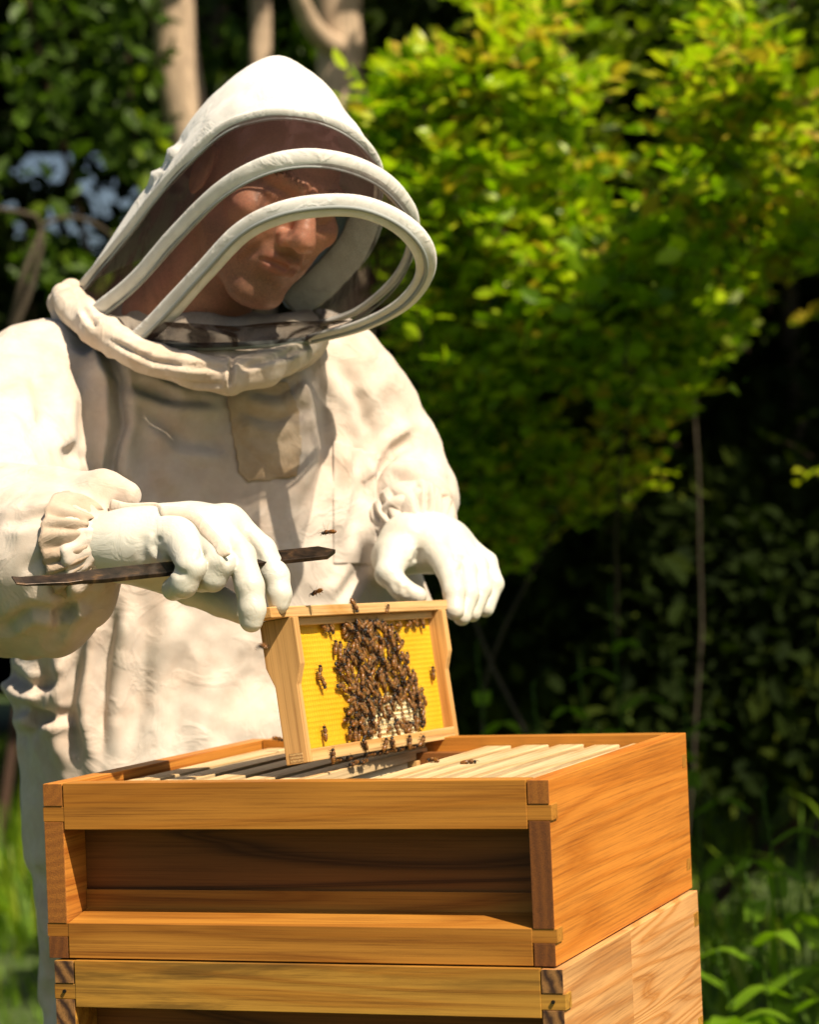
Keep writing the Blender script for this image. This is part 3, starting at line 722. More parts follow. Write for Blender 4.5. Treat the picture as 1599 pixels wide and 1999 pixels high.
# ---- suit
PXM = 1/1780.
def CH(l): return [U(a, b_, c_) for a, b_, c_, r_ in l], [r_ for *_, r_ in l]
z_lo, z_hi = 0.02, U(400, 600, 2.8)[2]
lo = np.array([1e9]*3); hi = -lo
for u_, v_, d_ in ((-190, 640, 2.6), (-190, 1300, 2.3), (930, 640, 2.6), (930, 1300, 3.1), (-190, 700, 3.1), (300, 1100, 2.3), (900, 1000, 2.7), (300, 900, 3.15)):
    p = U(u_, v_, d_); lo = np.minimum(lo, p); hi = np.maximum(hi, p)
VX = .0048
s = SDF((lo[0], lo[1], z_lo), (hi[0], hi[1], z_hi+.03), VX)
ty = R(20)
E1 = math.cos(ty)*HR+math.sin(ty)*HF; E2 = math.sin(ty)*HR*-1+math.cos(ty)*HF
sl = [(625, 405, 90, .065, 2.80), (665, 398, 120, .075, 2.81), (690, 385, 230, .088, 2.825), (725, 372, 300, .105, 2.84), (790, 380, 335, .122, 2.85), (900, 410, 330, .132, 2.86), (1050, 440, 345, .140, 2.87), (1200, 445, 410, .148, 2.885),
      (1320, 445, 425, .150, 2.89), (1430, 445, 395, .150, 2.88), (1520, 430, 350, .145, 2.87), (1600, 400, 315, .140, 2.865), (1640, 390, 300, .13, 2.86)]
zz = np.array([U(c_, v_, d_)[2] for v_, c_, h_, b_, d_ in sl]); cc = np.array([U(c_, v_, d_) for v_, c_, h_, b_, d_ in sl])
order = np.argsort(zz); zz = zz[order]; cc = cc[order]; hw = np.array([h_ for v_, c_, h_, b_, d_ in sl])[order]*PXM; hd = np.array([b_ for v_, c_, h_, b_, d_ in sl])[order]
g = [s.lo[i_]+VX*np.arange(s.n[i_]) for i_ in range(3)]
Zg = g[2]; cx = np.interp(Zg, zz, cc[:, 0]); cy = np.interp(Zg, zz, cc[:, 1]); wa = np.interp(Zg, zz, hw); wb = np.interp(Zg, zz, hd)
X_ = (g[0][:, None, None]-cx); Y_ = (g[1][None, :, None]-cy)
a_ = (X_*E1[0]+Y_*E1[1]); b_ = (X_*E2[0]+Y_*E2[1])
q0 = ((np.abs(a_)/wa)**2.4+(np.abs(b_)/wb)**2.4)**(1/2.4); d_ = ((q0-1)*np.minimum(wa, wb)*.9).astype(np.float32)
dz = np.maximum(zz[0]-Zg, Zg-zz[-1])[None, None, :]; d_ = np.maximum(d_, dz)
s.A = np.minimum(s.A, d_); del q0, d_, a_, b_, X_, Y_
# legs
s.chain(*CH([(250, 1560, 2.86, .105), (240, 1760, 2.86, .092), (238, 2100, 2.87, .080)]), k=.05, kin=.02)
pk = U(238, 2100, 2.87); s.cap(pk, (pk[0], pk[1], .09), .080, .068, .02)
s.chain(*CH([(500, 1560, 2.90, .105), (510, 1760, 2.93, .092), (515, 2100, 2.96, .080)]), k=.05, kin=.02)
pk2 = U(515, 2100, 2.96); s.cap(pk2, (pk2[0], pk2[1], .09), .080, .068, .02)
# right arm (towards the camera), sleeve with slack under the forearm
s.chain(*CH([(90, 765, 2.80, .078), (20, 850, 2.74, .088), (-45, 960, 2.62, .090), (-50, 1080, 2.50, .082)]), k=.035, kin=.012)
s.chain(*CH([(-50, 1080, 2.50, .082), (40, 1095, 2.43, .078), (95, 1085, 2.385, .067), (135, 1072, 2.36, .050), (162, 1062, 2.342, .0335)]), k=.01, kin=.010)
s.chain(*CH([(20, 1020, 2.46, .050), (120, 985, 2.41, .032), (200, 965, 2.375, .022), (245, 968, 2.365, .016)]), k=.012, kin=.008)
s.chain(*CH([(30, 1170, 2.44, .050), (110, 1195, 2.41, .036), (165, 1165, 2.385, .028)]), k=.02, kin=.010)
# left arm
s.chain(*CH([(625, 735, 2.87, .070), (680, 800, 2.90, .071), (738, 900, 2.91, .066), (790, 975, 2.875, .055)]), k=.03, kin=.012)
s.chain(*CH([(790, 975, 2.875, .055), (808, 1000, 2.83, .044), (808, 1026, 2.79, .033)]), k=.012, kin=.010)
s.ell(U(765, 1075, 2.80), (.030, .030, .030), .02)
P, Q = s.mesh(); del s.A
me = me_from('coverall', P, Q); smooth_me(me, 5, .5)
def project_all(co):
    q_ = co-CAM; d_ = q_@FWD; return 799.5+FPX*(q_@RIG)/d_, 999.5-FPX*(q_@UPV)/d_, d_
def strokes(me, L, wob=5):
    """folds: (polyline, width px, depth m[, shape]) ; valley with a raised lip on one side"""
    for st in L:
        pl_, w, dp = st[:3]; lip = st[3] if len(st) > 3 else .6; dr = st[4] if len(st) > 4 else None
        co = cos_of(me); nn = normals_of(me); u_, v_, d_ = project_all(co)
        pa = np.array(pl_, float); sel = (u_ > pa[:, 0].min()-4*w) & (u_ < pa[:, 0].max()+4*w) & (v_ > pa[:, 1].min()-4*w) & (v_ < pa[:, 1].max()+4*w)
        vw = (co-CAM)/np.linalg.norm(co-CAM, axis=1)[:, None]; sel &= (nn*vw).sum(1) < .15
        if dr: sel &= (d_ > dr[0]) & (d_ < dr[1])
        ix = np.nonzero(sel)[0]
        if not len(ix): continue
        ds, sd_, par = seg_dist(u_[ix]+wob*vnoise(co[ix]*18, 3), v_[ix]+wob*vnoise(co[ix]*18, 9), pl_)
        x = ds*sd_/w; fade = np.clip(np.minimum(par, 1-par)*5+.15, 0, 1)
        prof = -np.exp(-x*x)+lip*np.exp(-(x-1.7)**2)+.35*lip*np.exp(-(x+1.7)**2)
        co[ix] += nn[ix]*(prof*dp*fade)[:, None]; set_cos(me, co)
co = cos_of(me); nn = normals_of(me)
# broad slack of the cloth, then finer creases
w_ = co+.05*np.stack([vnoise(co*5, 1), vnoise(co*5, 2), vnoise(co*5, 3)], -1)
st_ = w_*np.array([9, 9, 4.0])
co += nn*(.0045*fbm(st_, 2, 11)+.0028*(1-2*np.abs(fbm(w_*np.array([16, 16, 9.0]), 2, 21)))+.0016*fbm(co*45, 2, 31)+.0016*(1-2*np.abs(fbm(w_*np.array([34, 34, 20.]), 1, 25))))[:, None]
u9, v9, d9 = project_all(cos_of(me)); base9 = cos_of(me); k9 = np.where((d9 < 2.55) & (u9 > 120) & (u9 < 330) & (v9 > 880) & (v9 < 1100), .25, 1.0)[:, None]
set_cos(me, base9+(co-base9)*k9)
AR = (2.2, 2.72)
strokes(me, [(s_+(.6,) if len(s_) == 3 else s_)+(((2.6, 9.),) if len(s_) < 5 else ()) for s_ in [
    ([(205, 660), (232, 740), (240, 830), (222, 905), (215, 945)], 14, .012, .9),
    ([(150, 690), (170, 780), (165, 860), (110, 930)], 16, .006),
    ([(60, 700), (90, 800), (60, 890)], 20, .006),
    ([(0, 905), (110, 880), (190, 900)], 16, .005, .6),
    ([(0, 1022), (90, 1004), (180, 1000)], 13, .005, .4, AR),
    ([(40, 1120), (110, 1070), (150, 1030), (190, 1010)], 12, .004, .5, AR),
    ([(100, 1250), (130, 1190), (110, 1120), (95, 1060)], 14, .007, 1.0, AR),
    ([(0, 1230), (60, 1190), (110, 1195), (190, 1160)], 12, .006, .8, AR),
    
    ([(250, 745), (330, 775), (430, 780)], 13, .006, .8), ([(300, 715), (370, 752), (440, 760)], 10, .005, .7),
    ([(285, 800), (360, 860), (450, 870)], 16, .005), ([(470, 800), (540, 820), (610, 800)], 13, .006), ([(480, 760), (545, 770), (600, 735)], 12, .006),
    ([(600, 690), (635, 790), (640, 900), (600, 1000)], 15, .008, .7), ([(275, 820), (290, 930), (330, 1010)], 22, .006),
    ([(660, 700), (700, 780), (715, 850)], 14, .007), ([(815, 850), (770, 880), (725, 960)], 13, .009, .9), ([(700, 860), (705, 960), (690, 1060)], 14, .008, .8),
    ([(835, 935), (780, 940), (730, 990)], 13, .008, .9), ([(880, 990), (815, 985), (750, 1020)], 11, .007, .9), ([(860, 1030), (800, 1020), (745, 1050)], 9, .005, .8),
    ([(720, 1060), (700, 1120), (660, 1180)], 15, .007, .8),
    ([(225, 1190), (200, 1300), (195, 1480)], 17, .010, 1.0), ([(150, 1270), (130, 1380), (150, 1500)], 15, .010, 1.0), ([(90, 1290), (95, 1380), (60, 1440)], 13, .009, .9),
    ([(0, 1300), (50, 1340), (110, 1330)], 12, .010, .9), ([(30, 1380), (90, 1400), (150, 1395)], 12, .008, .8),
    ([(290, 1180), (280, 1320), (250, 1480)], 24, .007, .7), ([(400, 1200), (350, 1330), (330, 1480)], 26, .005, .6), ([(520, 1250), (450, 1370), (420, 1480)], 24, .004, .5),
    ([(530, 1120), (560, 1180)], 14, .004), ([(85, 1700), (110, 1850), (95, 1999)], 10, .008),
]])
# gathered fabric at both cuffs
co = cos_of(me); nn = normals_of(me)
for pa, pb, R0, amp in ((U(185, 1060, 2.338), U(120, 1078, 2.375), .052, .0020), (U(812, 1062, 2.77), U(800, 1000, 2.84), .06, .0026)):
    ax = (pb-pa); Lx = np.linalg.norm(ax); ax /= Lx; e1 = np.cross(ax, [0, 0, 1.]); e1 /= np.linalg.norm(e1); e2 = np.cross(ax, e1)
    dlt = co-pa; t = dlt@ax; rad = np.hypot(dlt@e1, dlt@e2); th = np.arctan2(dlt@e2, dlt@e1)
    wgt = np.exp(-(np.clip(t, 0, None)/.035)**2)*(t > -.04)*(rad < R0)*np.exp(-(np.clip(rad-.036, 0, 1)/.008)**2)
    co += nn*(wgt*amp*(np.sin(th*17+5*vnoise(co*30, 5))+.5*np.sin(th*31+4*vnoise(co*40, 6))))[:, None]
set_cos(me, co)
suit = plink('coverall', me, M['suit'])
sub = suit.modifiers.new('sub', 'SUBSURF'); sub.levels = 0; sub.render_levels = 1

# ---- collar roll and the bunched cloth where the hood is zipped on
lo = U(80, 700, 2.45); hi = lo.copy()
for u_, v_, d_ in ((80, 540, 2.45), (80, 760, 2.95), (690, 540, 2.95), (690, 780, 2.45), (80, 540, 2.95), (690, 540, 2.45)):
    p = U(u_, v_, d_); lo = np.minimum(lo, p); hi = np.maximum(hi, p)
s = SDF(lo-.02, hi+.02, .0030)
s.chain(*CH([(150, 600, 2.78, 0.0215), (200, 655, 2.70, 0.0166), (275, 695, 2.65, 0.0158), (360, 722, 2.63, 0.0166), (440, 735, 2.63, 0.0166), (520, 718, 2.65, 0.0158), (575, 690, 2.69, 0.0149), (612, 655, 2.76, 0.0149), (615, 640, 2.86, 0.0149)]), k=.006, kin=.006)
s.chain(*CH([(165, 615, 2.76, 0.0149), (235, 665, 2.69, 0.0124), (330, 697, 2.66, 0.0132), (430, 700, 2.655, 0.0132), (520, 690, 2.68, 0.0124), (590, 664, 2.73, 0.0108)]), k=.006, kin=.006)
s.chain(*CH([(210, 640, 2.74, 0.0149), (300, 672, 2.70, 0.0166), (430, 680, 2.69, 0.0183), (540, 668, 2.71, 0.0149), (600, 655, 2.75, 0.0116)]), k=.006, kin=.006)
s.chain(*CH([(122, 575, 2.80, 0.0116), (140, 600, 2.77, 0.0141), (165, 632, 2.74, 0.0132)]), k=.008, kin=.006)
s.chain(*CH([(140, 570, 2.84, 0.0132), (115, 592, 2.82, 0.0108), (130, 640, 2.80, 0.0149)]), k=.008, kin=.006)
s.chain(*CH([(225, 612, 2.80, 0.0215), (290, 640, 2.745, 0.0215), (380, 660, 2.71, 0.0215), (470, 664, 2.705, 0.0199), (560, 655, 2.73, 0.0183), (600, 640, 2.79, 0.0197)]), k=.01, kin=.01)
s.ell(U(400, 690, 2.80), (.125, .100, .045), .02)
P, Q = s.mesh(); me = me_from('collar', P, Q); smooth_me(me, 3, .5)
co = cos_of(me); nn = normals_of(me); u_, v_, d_ = project_all(co)
co += nn*(.0022*fbm(co*np.array([22, 22, 45.]), 3, 41)+.0020*(1-2*np.abs(vnoise(co*np.array([30, 30, 14.]), 43))))[:, None]; set_cos(me, co)
strokes(me, [([(452, 700), (448, 760)], 5, .007, .8), ([(200, 660), (300, 705), (440, 720)], 6, .004, .7), ([(470, 725), (540, 700), (600, 672)], 6, .005, .7), ([(160, 600), (185, 640)], 6, .005),
             ([(300, 735), (380, 750), (440, 752)], 5, .003), ([(560, 700), (570, 675)], 5, .004)])
plink('collar', me, M['collar'])

# ---- placket, zip and chest pocket: thin cloth laid on the suit surface
from mathutils.bvhtree import BVHTree
bv = BVHTree.FromPolygons([tuple(v_.co) for v_ in suit.data.vertices], [tuple(p.vertices) for p in suit.data.polygons])
def biggest(me):
    bm = bmesh.new(); bm.from_mesh(me); bm.verts.ensure_lookup_table(); seen = set(); best = []
    for v0 in bm.verts:
        if v0.index in seen: continue
        st_k = [v0]; comp = []; seen.add(v0.index)
        while st_k:
            a = st_k.pop(); comp.append(a)
            for e in a.link_edges:
                b_ = e.other_vert(a)
                if b_.index not in seen: seen.add(b_.index); st_k.append(b_)
        if len(comp) > len(best): best = comp
    keep = set(v_.index for v_ in best); bmesh.ops.delete(bm, geom=[v_ for v_ in bm.verts if v_.index not in keep], context='VERTS')
    bm.to_mesh(me); bm.free(); me.update(); return me
def drape(poly, name, mt, off=.004, step=7, thick=.0025, parent=None, seed=0):
    """patch following the cloth below a pixel polygon, with thickness"""
    pa = np.array(poly, float); us = np.arange(pa[:, 0].min(), pa[:, 0].max()+step, step); vs = np.arange(pa[:, 1].min(), pa[:, 1].max()+step, step)
    UU, VV = np.meshgrid(us, vs, indexing='ij'); ins = in_poly(UU+.01, VV+.01, pa)
    ins = ins | np.roll(ins, 1, 0) & in_poly(UU-step*.5, VV, pa)
    idx = -np.ones(UU.shape, int); V = []
    for a in range(len(us)):
        for b_ in range(len(vs)):
            d_ = U(UU[a, b_], VV[a, b_], 1)-CAM; d_ /= np.linalg.norm(d_)
            h = bv.ray_cast(Vector(CAM)-PO, Vector(d_))
            if ins[a, b_] and h[0] is not None:
                nrm = h[1]
                idx[a, b_] = len(V); V.append(np.array(h[0]+PO)+np.array(nrm)*(off+.0012*vnoise(np.array([UU[a, b_]/22, VV[a, b_]/22, seed*1.0]), seed)))
    F = [(idx[a, b_], idx[a+1, b_], idx[a+1, b_+1], idx[a, b_+1]) for a in range(len(us)-1) for b_ in range(len(vs)-1) if min(idx[a, b_], idx[a+1, b_], idx[a+1, b_+1], idx[a, b_+1]) >= 0]
    me = bpy.data.meshes.new(name); me.from_pydata([tuple(a) for a in V], [], F); me = biggest(me); me.polygons.foreach_set('use_smooth', [True]*len(me.polygons)); smooth_me(me, 3, .5)
    o = plink(name, me, mt); sm = o.modifiers.new('sol', 'SOLIDIFY'); sm.thickness = thick; sm.offset = 1; return o
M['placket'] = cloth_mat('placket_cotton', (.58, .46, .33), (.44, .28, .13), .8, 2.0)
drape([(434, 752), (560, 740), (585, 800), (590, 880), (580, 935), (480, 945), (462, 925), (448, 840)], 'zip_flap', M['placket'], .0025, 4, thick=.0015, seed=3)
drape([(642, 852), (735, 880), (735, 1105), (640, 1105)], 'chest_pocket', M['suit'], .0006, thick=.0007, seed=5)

# ---- hood, hoops and veil
def SEC(l, n=64): 
    c_ = cr(l, n); return np.array([U(*a) for a in c_])
h1 = [(162, 558, 2.778), (235, 470, 2.723), (330, 350, 2.661), (430, 255, 2.613), (505, 226, 2.592), (570, 222, 2.585), (640, 236, 2.592), (700, 272, 2.613), (736, 325, 2.647), (736, 395, 2.7), (706, 475, 2.745), (645, 545, 2.785), (580, 605, 2.81)]
h2 = [(182, 615, 2.734), (262, 548, 2.679), (345, 455, 2.625), (430, 372, 2.577), (510, 326, 2.55), (590, 308, 2.54), (670, 316, 2.543), (745, 350, 2.564), (797, 410, 2.605), (806, 470, 2.659), (775, 540, 2.693), (700, 605, 2.727), (600, 640, 2.761)]
h3 = [(262, 672, 2.67), (325, 610, 2.634), (398, 530, 2.592), (470, 455, 2.559), (540, 418, 2.538), (620, 402, 2.526), (705, 404, 2.52), (778, 434, 2.526), (824, 482, 2.544), (829, 536, 2.574), (788, 592, 2.601), (710, 634, 2.634), (610, 662, 2.682)]
b1 = [(158, 556, 2.832), (226, 455, 2.785), (318, 318, 2.746), (395, 205, 2.723), (462, 140, 2.715), (535, 113, 2.723), (600, 146, 2.738), (660, 206, 2.762), (708, 268, 2.785), (730, 335, 2.815), (704, 415, 2.845), (640, 505, 2.87), (560, 600, 2.89)]
def mid(a, b_, t, out=0.0): return [tuple(np.array(x)*(1-t)+np.array(y)*t+np.array([0, -out*math.sin(math.pi*i_/12), 0])) for i_, (x, y) in enumerate(zip(a, b_))]
b0 = [tuple(np.array(a)-np.array([0, 0, .035*math.sin(math.pi*i_/12)])) for i_, a in enumerate(mid(h1, b1, .5, 12))]
cen = np.array([440, 430, 2.93])
b2 = [tuple(cen+(np.array(x)-cen)*np.array([.88, .88, 1])+np.array([0, 0, .07])) for x in b1]
b3 = [tuple(cen+(np.array(x)-cen)*np.array([.62, .62, 1])+np.array([0, 0, .12])) for x in b1]
b4 = [tuple(cen+(np.array(x)-cen)*np.array([.25, .25, 1])+np.array([0, 0, .14])) for x in b1]
def loft(secs, n=64, k=6, rad=True):
    S = np.array([SEC(x, n) for x in secs]); m0 = len(secs); out = []
    T = np.linspace(0, m0-1, (m0-1)*k+1)
    Qs = np.concatenate([[2*S[0]-S[1]], S, [2*S[-1]-S[-2]]])
    for t in T:
        i_ = min(int(t), m0-2); w = t-i_; p0, p1, p2, p3 = Qs[i_], Qs[i_+1], Qs[i_+2], Qs[i_+3]
        out.append(.5*((2*p1)+(-p0+p2)*w+(2*p0-5*p1+4*p2-p3)*w**2+(-p0+3*p1-3*p2+p3)*w**3))
    G = np.array(out); a, b_ = G.shape[:2]
    i_, j_ = np.meshgrid(np.arange(a-1), np.arange(b_-1), indexing='ij'); i_ = i_.ravel(); j_ = j_.ravel()
    return G.reshape(-1, 3), np.stack([i_*b_+j_, (i_+1)*b_+j_, (i_+1)*b_+j_+1, i_*b_+j_+1], 1)
V, F = loft([h1, b0, b1, b2, b3, b4], 110, 12)
me = me_from('hood', V, F)
co = cos_of(me); nn = normals_of(me); u_, v_, d_ = project_all(co)
jj9 = np.tile(np.sin(np.pi*np.linspace(0, 1, 110))**.8, len(co)//110)
co += nn*(jj9*(.0038*fbm(co*np.array([10, 10, 14.]), 3, 61)+.0018*(1-2*np.abs(vnoise(co*np.array([26, 26, 16.]), 63)))))[:, None]; set_cos(me, co)
for st in [([(330, 300), (380, 315), (430, 290)], 13, .010, .9), ([(400, 235), (450, 228), (520, 200)], 10, .005, .8), ([(290, 345), (340, 350), (400, 290)], 11, .006, .8), ([(480, 195), (560, 175), (640, 205)], 9, .003, .7),
           ([(600, 150), (640, 210), (700, 265)], 9, .003, .6)]:
    strokes(me, [st])
    # surface may be single sided: apply with flipped normals too
hood = plink('hood', me, M['hood']); sm = hood.modifiers.new('sol', 'SOLIDIFY'); sm.thickness = .002; sm.offset = 0
def veil(name, secs, mt, amp=.002):
    V, F = loft(secs, 80, 8); me = me_from(name, V, F); co = cos_of(me); nn = normals_of(me)
    co += nn*(amp*fbm(co*np.array([16, 16, 22.]), 2, 71))[:, None]; set_cos(me, co); return plink(name, me, mt)
veil('veil', [h1, h2], M['veil']); veil('veil', [h2, h3], M['veil_mid'], .0012)
# front panel
ring = np.vstack([SEC(h3, 90), SEC([(610, 662, 2.68), (520, 664, 2.655), (430, 668, 2.64), (340, 670, 2.64), (262, 672, 2.66)], 30)[1:-1]])
cn = U(620, 540, 2.565); n = len(ring); rr_ = np.linspace(0, 1, 14)[1:]
V = [cn]; 
for t in rr_:
    bl = 1-t*t; V += list(cn*(1-t)+ring*t-FWD*(.010*bl))
V = np.array(V); F = [(0, 1+i_, 1+(i_+1) % n) for i_ in range(n)]
for k in range(len(rr_)-1):
    F += [(1+k*n+i_, 1+(k+1)*n+i_, 1+(k+1)*n+(i_+1) % n, 1+k*n+(i_+1) % n) for i_ in range(n)]
me = bpy.data.meshes.new('veil'); me.from_pydata([tuple(a) for a in V], [], F); me.update(); me.polygons.foreach_set('use_smooth', [True]*len(me.polygons)); plink('veil', me, M['veil_front'])
V, F = loft([[(262, 675, 2.655), (340, 679, 2.635), (430, 679, 2.63), (520, 673, 2.645), (610, 664, 2.68)], [(285, 655, 2.65), (360, 652, 2.635), (440, 650, 2.625), (530, 645, 2.63), (640, 640, 2.645)], [(320, 628, 2.625), (390, 632, 2.61), (460, 636, 2.60), (550, 628, 2.60), (690, 625, 2.61)]], 40, 4)
M['veil_dense'] = veil_mat('veil_net_doubled', .72, (.035, .022, .018)); plink('veil', me_from('veil', V, F), M['veil_dense'])
# inner neck curtain of netting below the chin
def hoop(sec, r, rp, name='hoop', fl=.42):
    P_ = SEC(sec, 120); w = 1+.06*vnoise(P_*30, 3)
    V, F = tube_arrays(P_, r*w*1.12, 14, True, fl, upv=-FWD); 
    o = plink(name, me_from(name, V, fix_quads(F)), M['hood'])
    return P_, o
P_, o = hoop(h1, .0055, 0); 
V, F = tube_arrays(P_-FWD*.003-UPV*.0062, .0016, 6); plink('piping', me_from('piping', V, fix_quads(F)), M['piping'], o)
P_, o = hoop(h2, .0080, 0); V, F = tube_arrays(P_-FWD*.002-UPV*.0092, .0014, 6); plink('piping', me_from('piping', V, fix_quads(F)), M['piping'], o)
P_, o = hoop(h3, .0100, 0); V, F = tube_arrays(P_-FWD*.006-UPV*.0030, .0022, 6); plink('piping', me_from('piping', V, fix_quads(F)), M['piping'], o)
# far side lining of the hood: white band seen through the front panel
lin = [(722, 405, 2.705), (694, 475, 2.735), (636, 542, 2.765), (568, 600, 2.785)]
V, F = tube_arrays(SEC(lin, 40), .0190, 12, True, .25, upv=-FWD); plink('hood_lining', me_from('hood_lining', V, fix_quads(F)), M['hood'])
# lower edge band of veil against the collar
V, F = tube_arrays(SEC([(610, 664, 2.69), (520, 672, 2.655), (430, 676, 2.64), (340, 676, 2.645), (262, 674, 2.665)], 40), .004, 8); plink('veil_hem', me_from('veil_hem', V, fix_quads(F)), M['piping'])

# ---- gloves
def glove(chains, palm, wr, vox=.0014, folds=(), name='glove', pad=.05):
    pts_ = [U(a, b_, c_) for ch in chains+[palm]+list(wr) for a, b_, c_, r_ in ch]
    lo = np.min(pts_, 0)-pad; hi = np.max(pts_, 0)+pad
    s = SDF(lo, hi, vox)
    s.chain(*CH(palm), k=.02, kin=.018)
    for w in wr: s.chain(*CH(w), k=.018, kin=.01)
    for ch in chains:
        # each finger is blended only into the palm at its root
        t = SDF.__new__(SDF); t.lo = s.lo; t.vox = s.vox; t.n = s.n; t.A = np.full(tuple(s.n), .06, np.float32)
        t.chain(*CH(ch), k=.003, kin=.004)
        root = U(*ch[0][:3]); gg = [s.lo[i_]+vox*np.arange(s.n[i_]) for i_ in range(3)]
        dist = np.sqrt((gg[0][:, None, None]-root[0])**2+(gg[1][None, :, None]-root[1])**2+(gg[2][None, None, :]-root[2])**2)
        kk = np.clip(.014*(1.6-dist/.028), .0010, .014).astype(np.float32)
        h = np.clip(.5+.5*(t.A-s.A)/kk, 0, 1); s.A = t.A*(1-h)+s.A*h-kk*h*(1-h)
    P, Q = s.mesh(); me = me_from(name, P, Q); smooth_me(me, 3, .5)
    co = cos_of(me); nn = normals_of(me); co += nn*(.0005*fbm(co*28, 2, 81))[:, None]; set_cos(me, co)
    strokes(me, folds, 1.5); smooth_me(me, 1, .5); return plink(name, me, M['glove'])
glove([
    [(345, 1045, 2.315, 0.0138), (372, 1105, 2.268, 0.0130), (358, 1140, 2.270, 0.0119), (338, 1150, 2.290, 0.0109)],
    [(395, 1025, 2.325, 0.0138), (430, 1098, 2.282, 0.0126), (415, 1128, 2.284, 0.0116), (392, 1134, 2.305, 0.0105)],
    [(425, 1025, 2.330, 0.0142), (470, 1085, 2.300, 0.0130), (487, 1145, 2.282, 0.0124), (492, 1190, 2.278, 0.0119), (490, 1212, 2.278, 0.0107)],
    [(450, 1018, 2.350, 0.0138), (510, 1075, 2.335, 0.0130), (538, 1125, 2.322, 0.0117), (545, 1160, 2.316, 0.0107), (544, 1178, 2.315, 0.0094)],
    [(290, 1100, 2.350, 0.0200), (370, 1150, 2.350, 0.0142), (430, 1175, 2.345, 0.0130), (475, 1195, 2.335, 0.0117)],
], [(245, 1060, 2.335, 0.0270), (320, 1052, 2.335, 0.0280), (385, 1045, 2.340, 0.0260), (430, 1035, 2.345, 0.0200)],
   [[(195, 1062, 2.335, 0.0240), (245, 1060, 2.335, 0.0270)], [(240, 1085, 2.342, 0.0220), (340, 1100, 2.350, 0.0220), (410, 1110, 2.350, 0.0180)]],
   folds=[([(312, 1046), (304, 1066), (318, 1092)], 8, .0024, .5), ([(332, 1104), (350, 1120), (366, 1120)], 7, .0014, .5), ([(397, 1075), (388, 1098)], 7, .0016, .5), ([(454, 1068), (444, 1084), (446, 1104)], 7, .0018, .5), ([(425, 1000), (480, 1050), (515, 1110)], 9, .0012, .4), ([(280, 1045), (276, 1095)], 9, .0008, .4)])
glove([
    [(770, 1085, 2.735, 0.0190), (758, 1120, 2.710, 0.0138), (785, 1150, 2.703, 0.0117), (815, 1163, 2.703, 0.0099)],
    [(845, 1065, 2.745, 0.0138), (874, 1110, 2.708, 0.0126), (887, 1155, 2.682, 0.0116), (888, 1192, 2.672, 0.0105)],
    [(870, 1058, 2.758, 0.0134), (908, 1110, 2.728, 0.0124), (914, 1160, 2.704, 0.0113), (902, 1203, 2.690, 0.0099)],
    [(885, 1055, 2.770, 0.0130), (932, 1105, 2.748, 0.0119), (940, 1150, 2.728, 0.0109), (922, 1197, 2.712, 0.0094)],
    [(890, 1050, 2.785, 0.0126), (950, 1098, 2.770, 0.0110), (964, 1140, 2.754, 0.0105), (948, 1188, 2.742, 0.0096)],
], [(800, 1062, 2.760, 0.0270), (840, 1060, 2.765, 0.0270), (870, 1062, 2.772, 0.0240)],
   [[(790, 1060, 2.765, 0.0250), (765, 1090, 2.755, 0.0220)], [(812, 1050, 2.775, 0.0250), (850, 1058, 2.775, 0.0260)]],
   folds=[([(885, 1092), (905, 1086)], 6, .0018, .5), ([(895, 1108), (897, 1128)], 6, .0014, .5), ([(820, 1070), (812, 1100)], 8, .003, .5), ([(772, 1138), (780, 1160)], 6, .0010, .5), ([(790, 1146), (797, 1166)], 6, .0010, .5)])
# elastic rims and the cloth strap across the back of the right hand
def ring_me(pa, ax, r, rt, name, mt, par=None, wob=.0004, k=17, sq=1.0):
    ax = ax/np.linalg.norm(ax); e1 = np.cross(ax, [0, 0, 1.]); e1 /= np.linalg.norm(e1); e2 = np.cross(ax, e1)
    an = np.linspace(0, 2*np.pi, 401); P_ = pa+np.outer(np.cos(an)*r, e1)+np.outer(np.sin(an)*r*sq, e2)+np.outer(wob*np.sin(an*k+2*np.sin(3*an)), ax)
    V, F = tube_arrays(P_, rt*.6*(1+0*an), 8, False); return plink(name, me_from(name, V, fix_quads(F)), mt)
bg_ = [c for c in person.children if c.name.startswith('glove')][0]
bvg = BVHTree.FromPolygons([tuple(v_.co) for v_ in bg_.data.vertices], [tuple(p.vertices) for p in bg_.data.polygons])
def on_glove(u_, v_):
    d_ = U(u_, v_, 1)-CAM; d_ /= np.linalg.norm(d_); h = bvg.ray_cast(Vector(CAM)-PO, Vector(d_)); return None if h[0] is None else np.array(h[0]+PO)+np.array(h[1])*.0012
sp = [p for p in (on_glove(*a) for a in cr(np.array([(250, 1004, 0), (330, 1002, 0), (375, 1010, 0), (400, 1035, 0), (425, 1065, 0), (438, 1088, 0)], float), 30)[:, :2]) if p is not None]
sp = [U(215, 985, 2.345), U(250, 993, 2.335), U(300, 992, 2.325)]+[p for p in sp[8:]]
V, F = tube_arrays(cr(sp, 60), .0052, 8, True, .28, upv=-FWD); plink('hand_strap', me_from('hand_strap', V, fix_quads(F)), M['collar'])
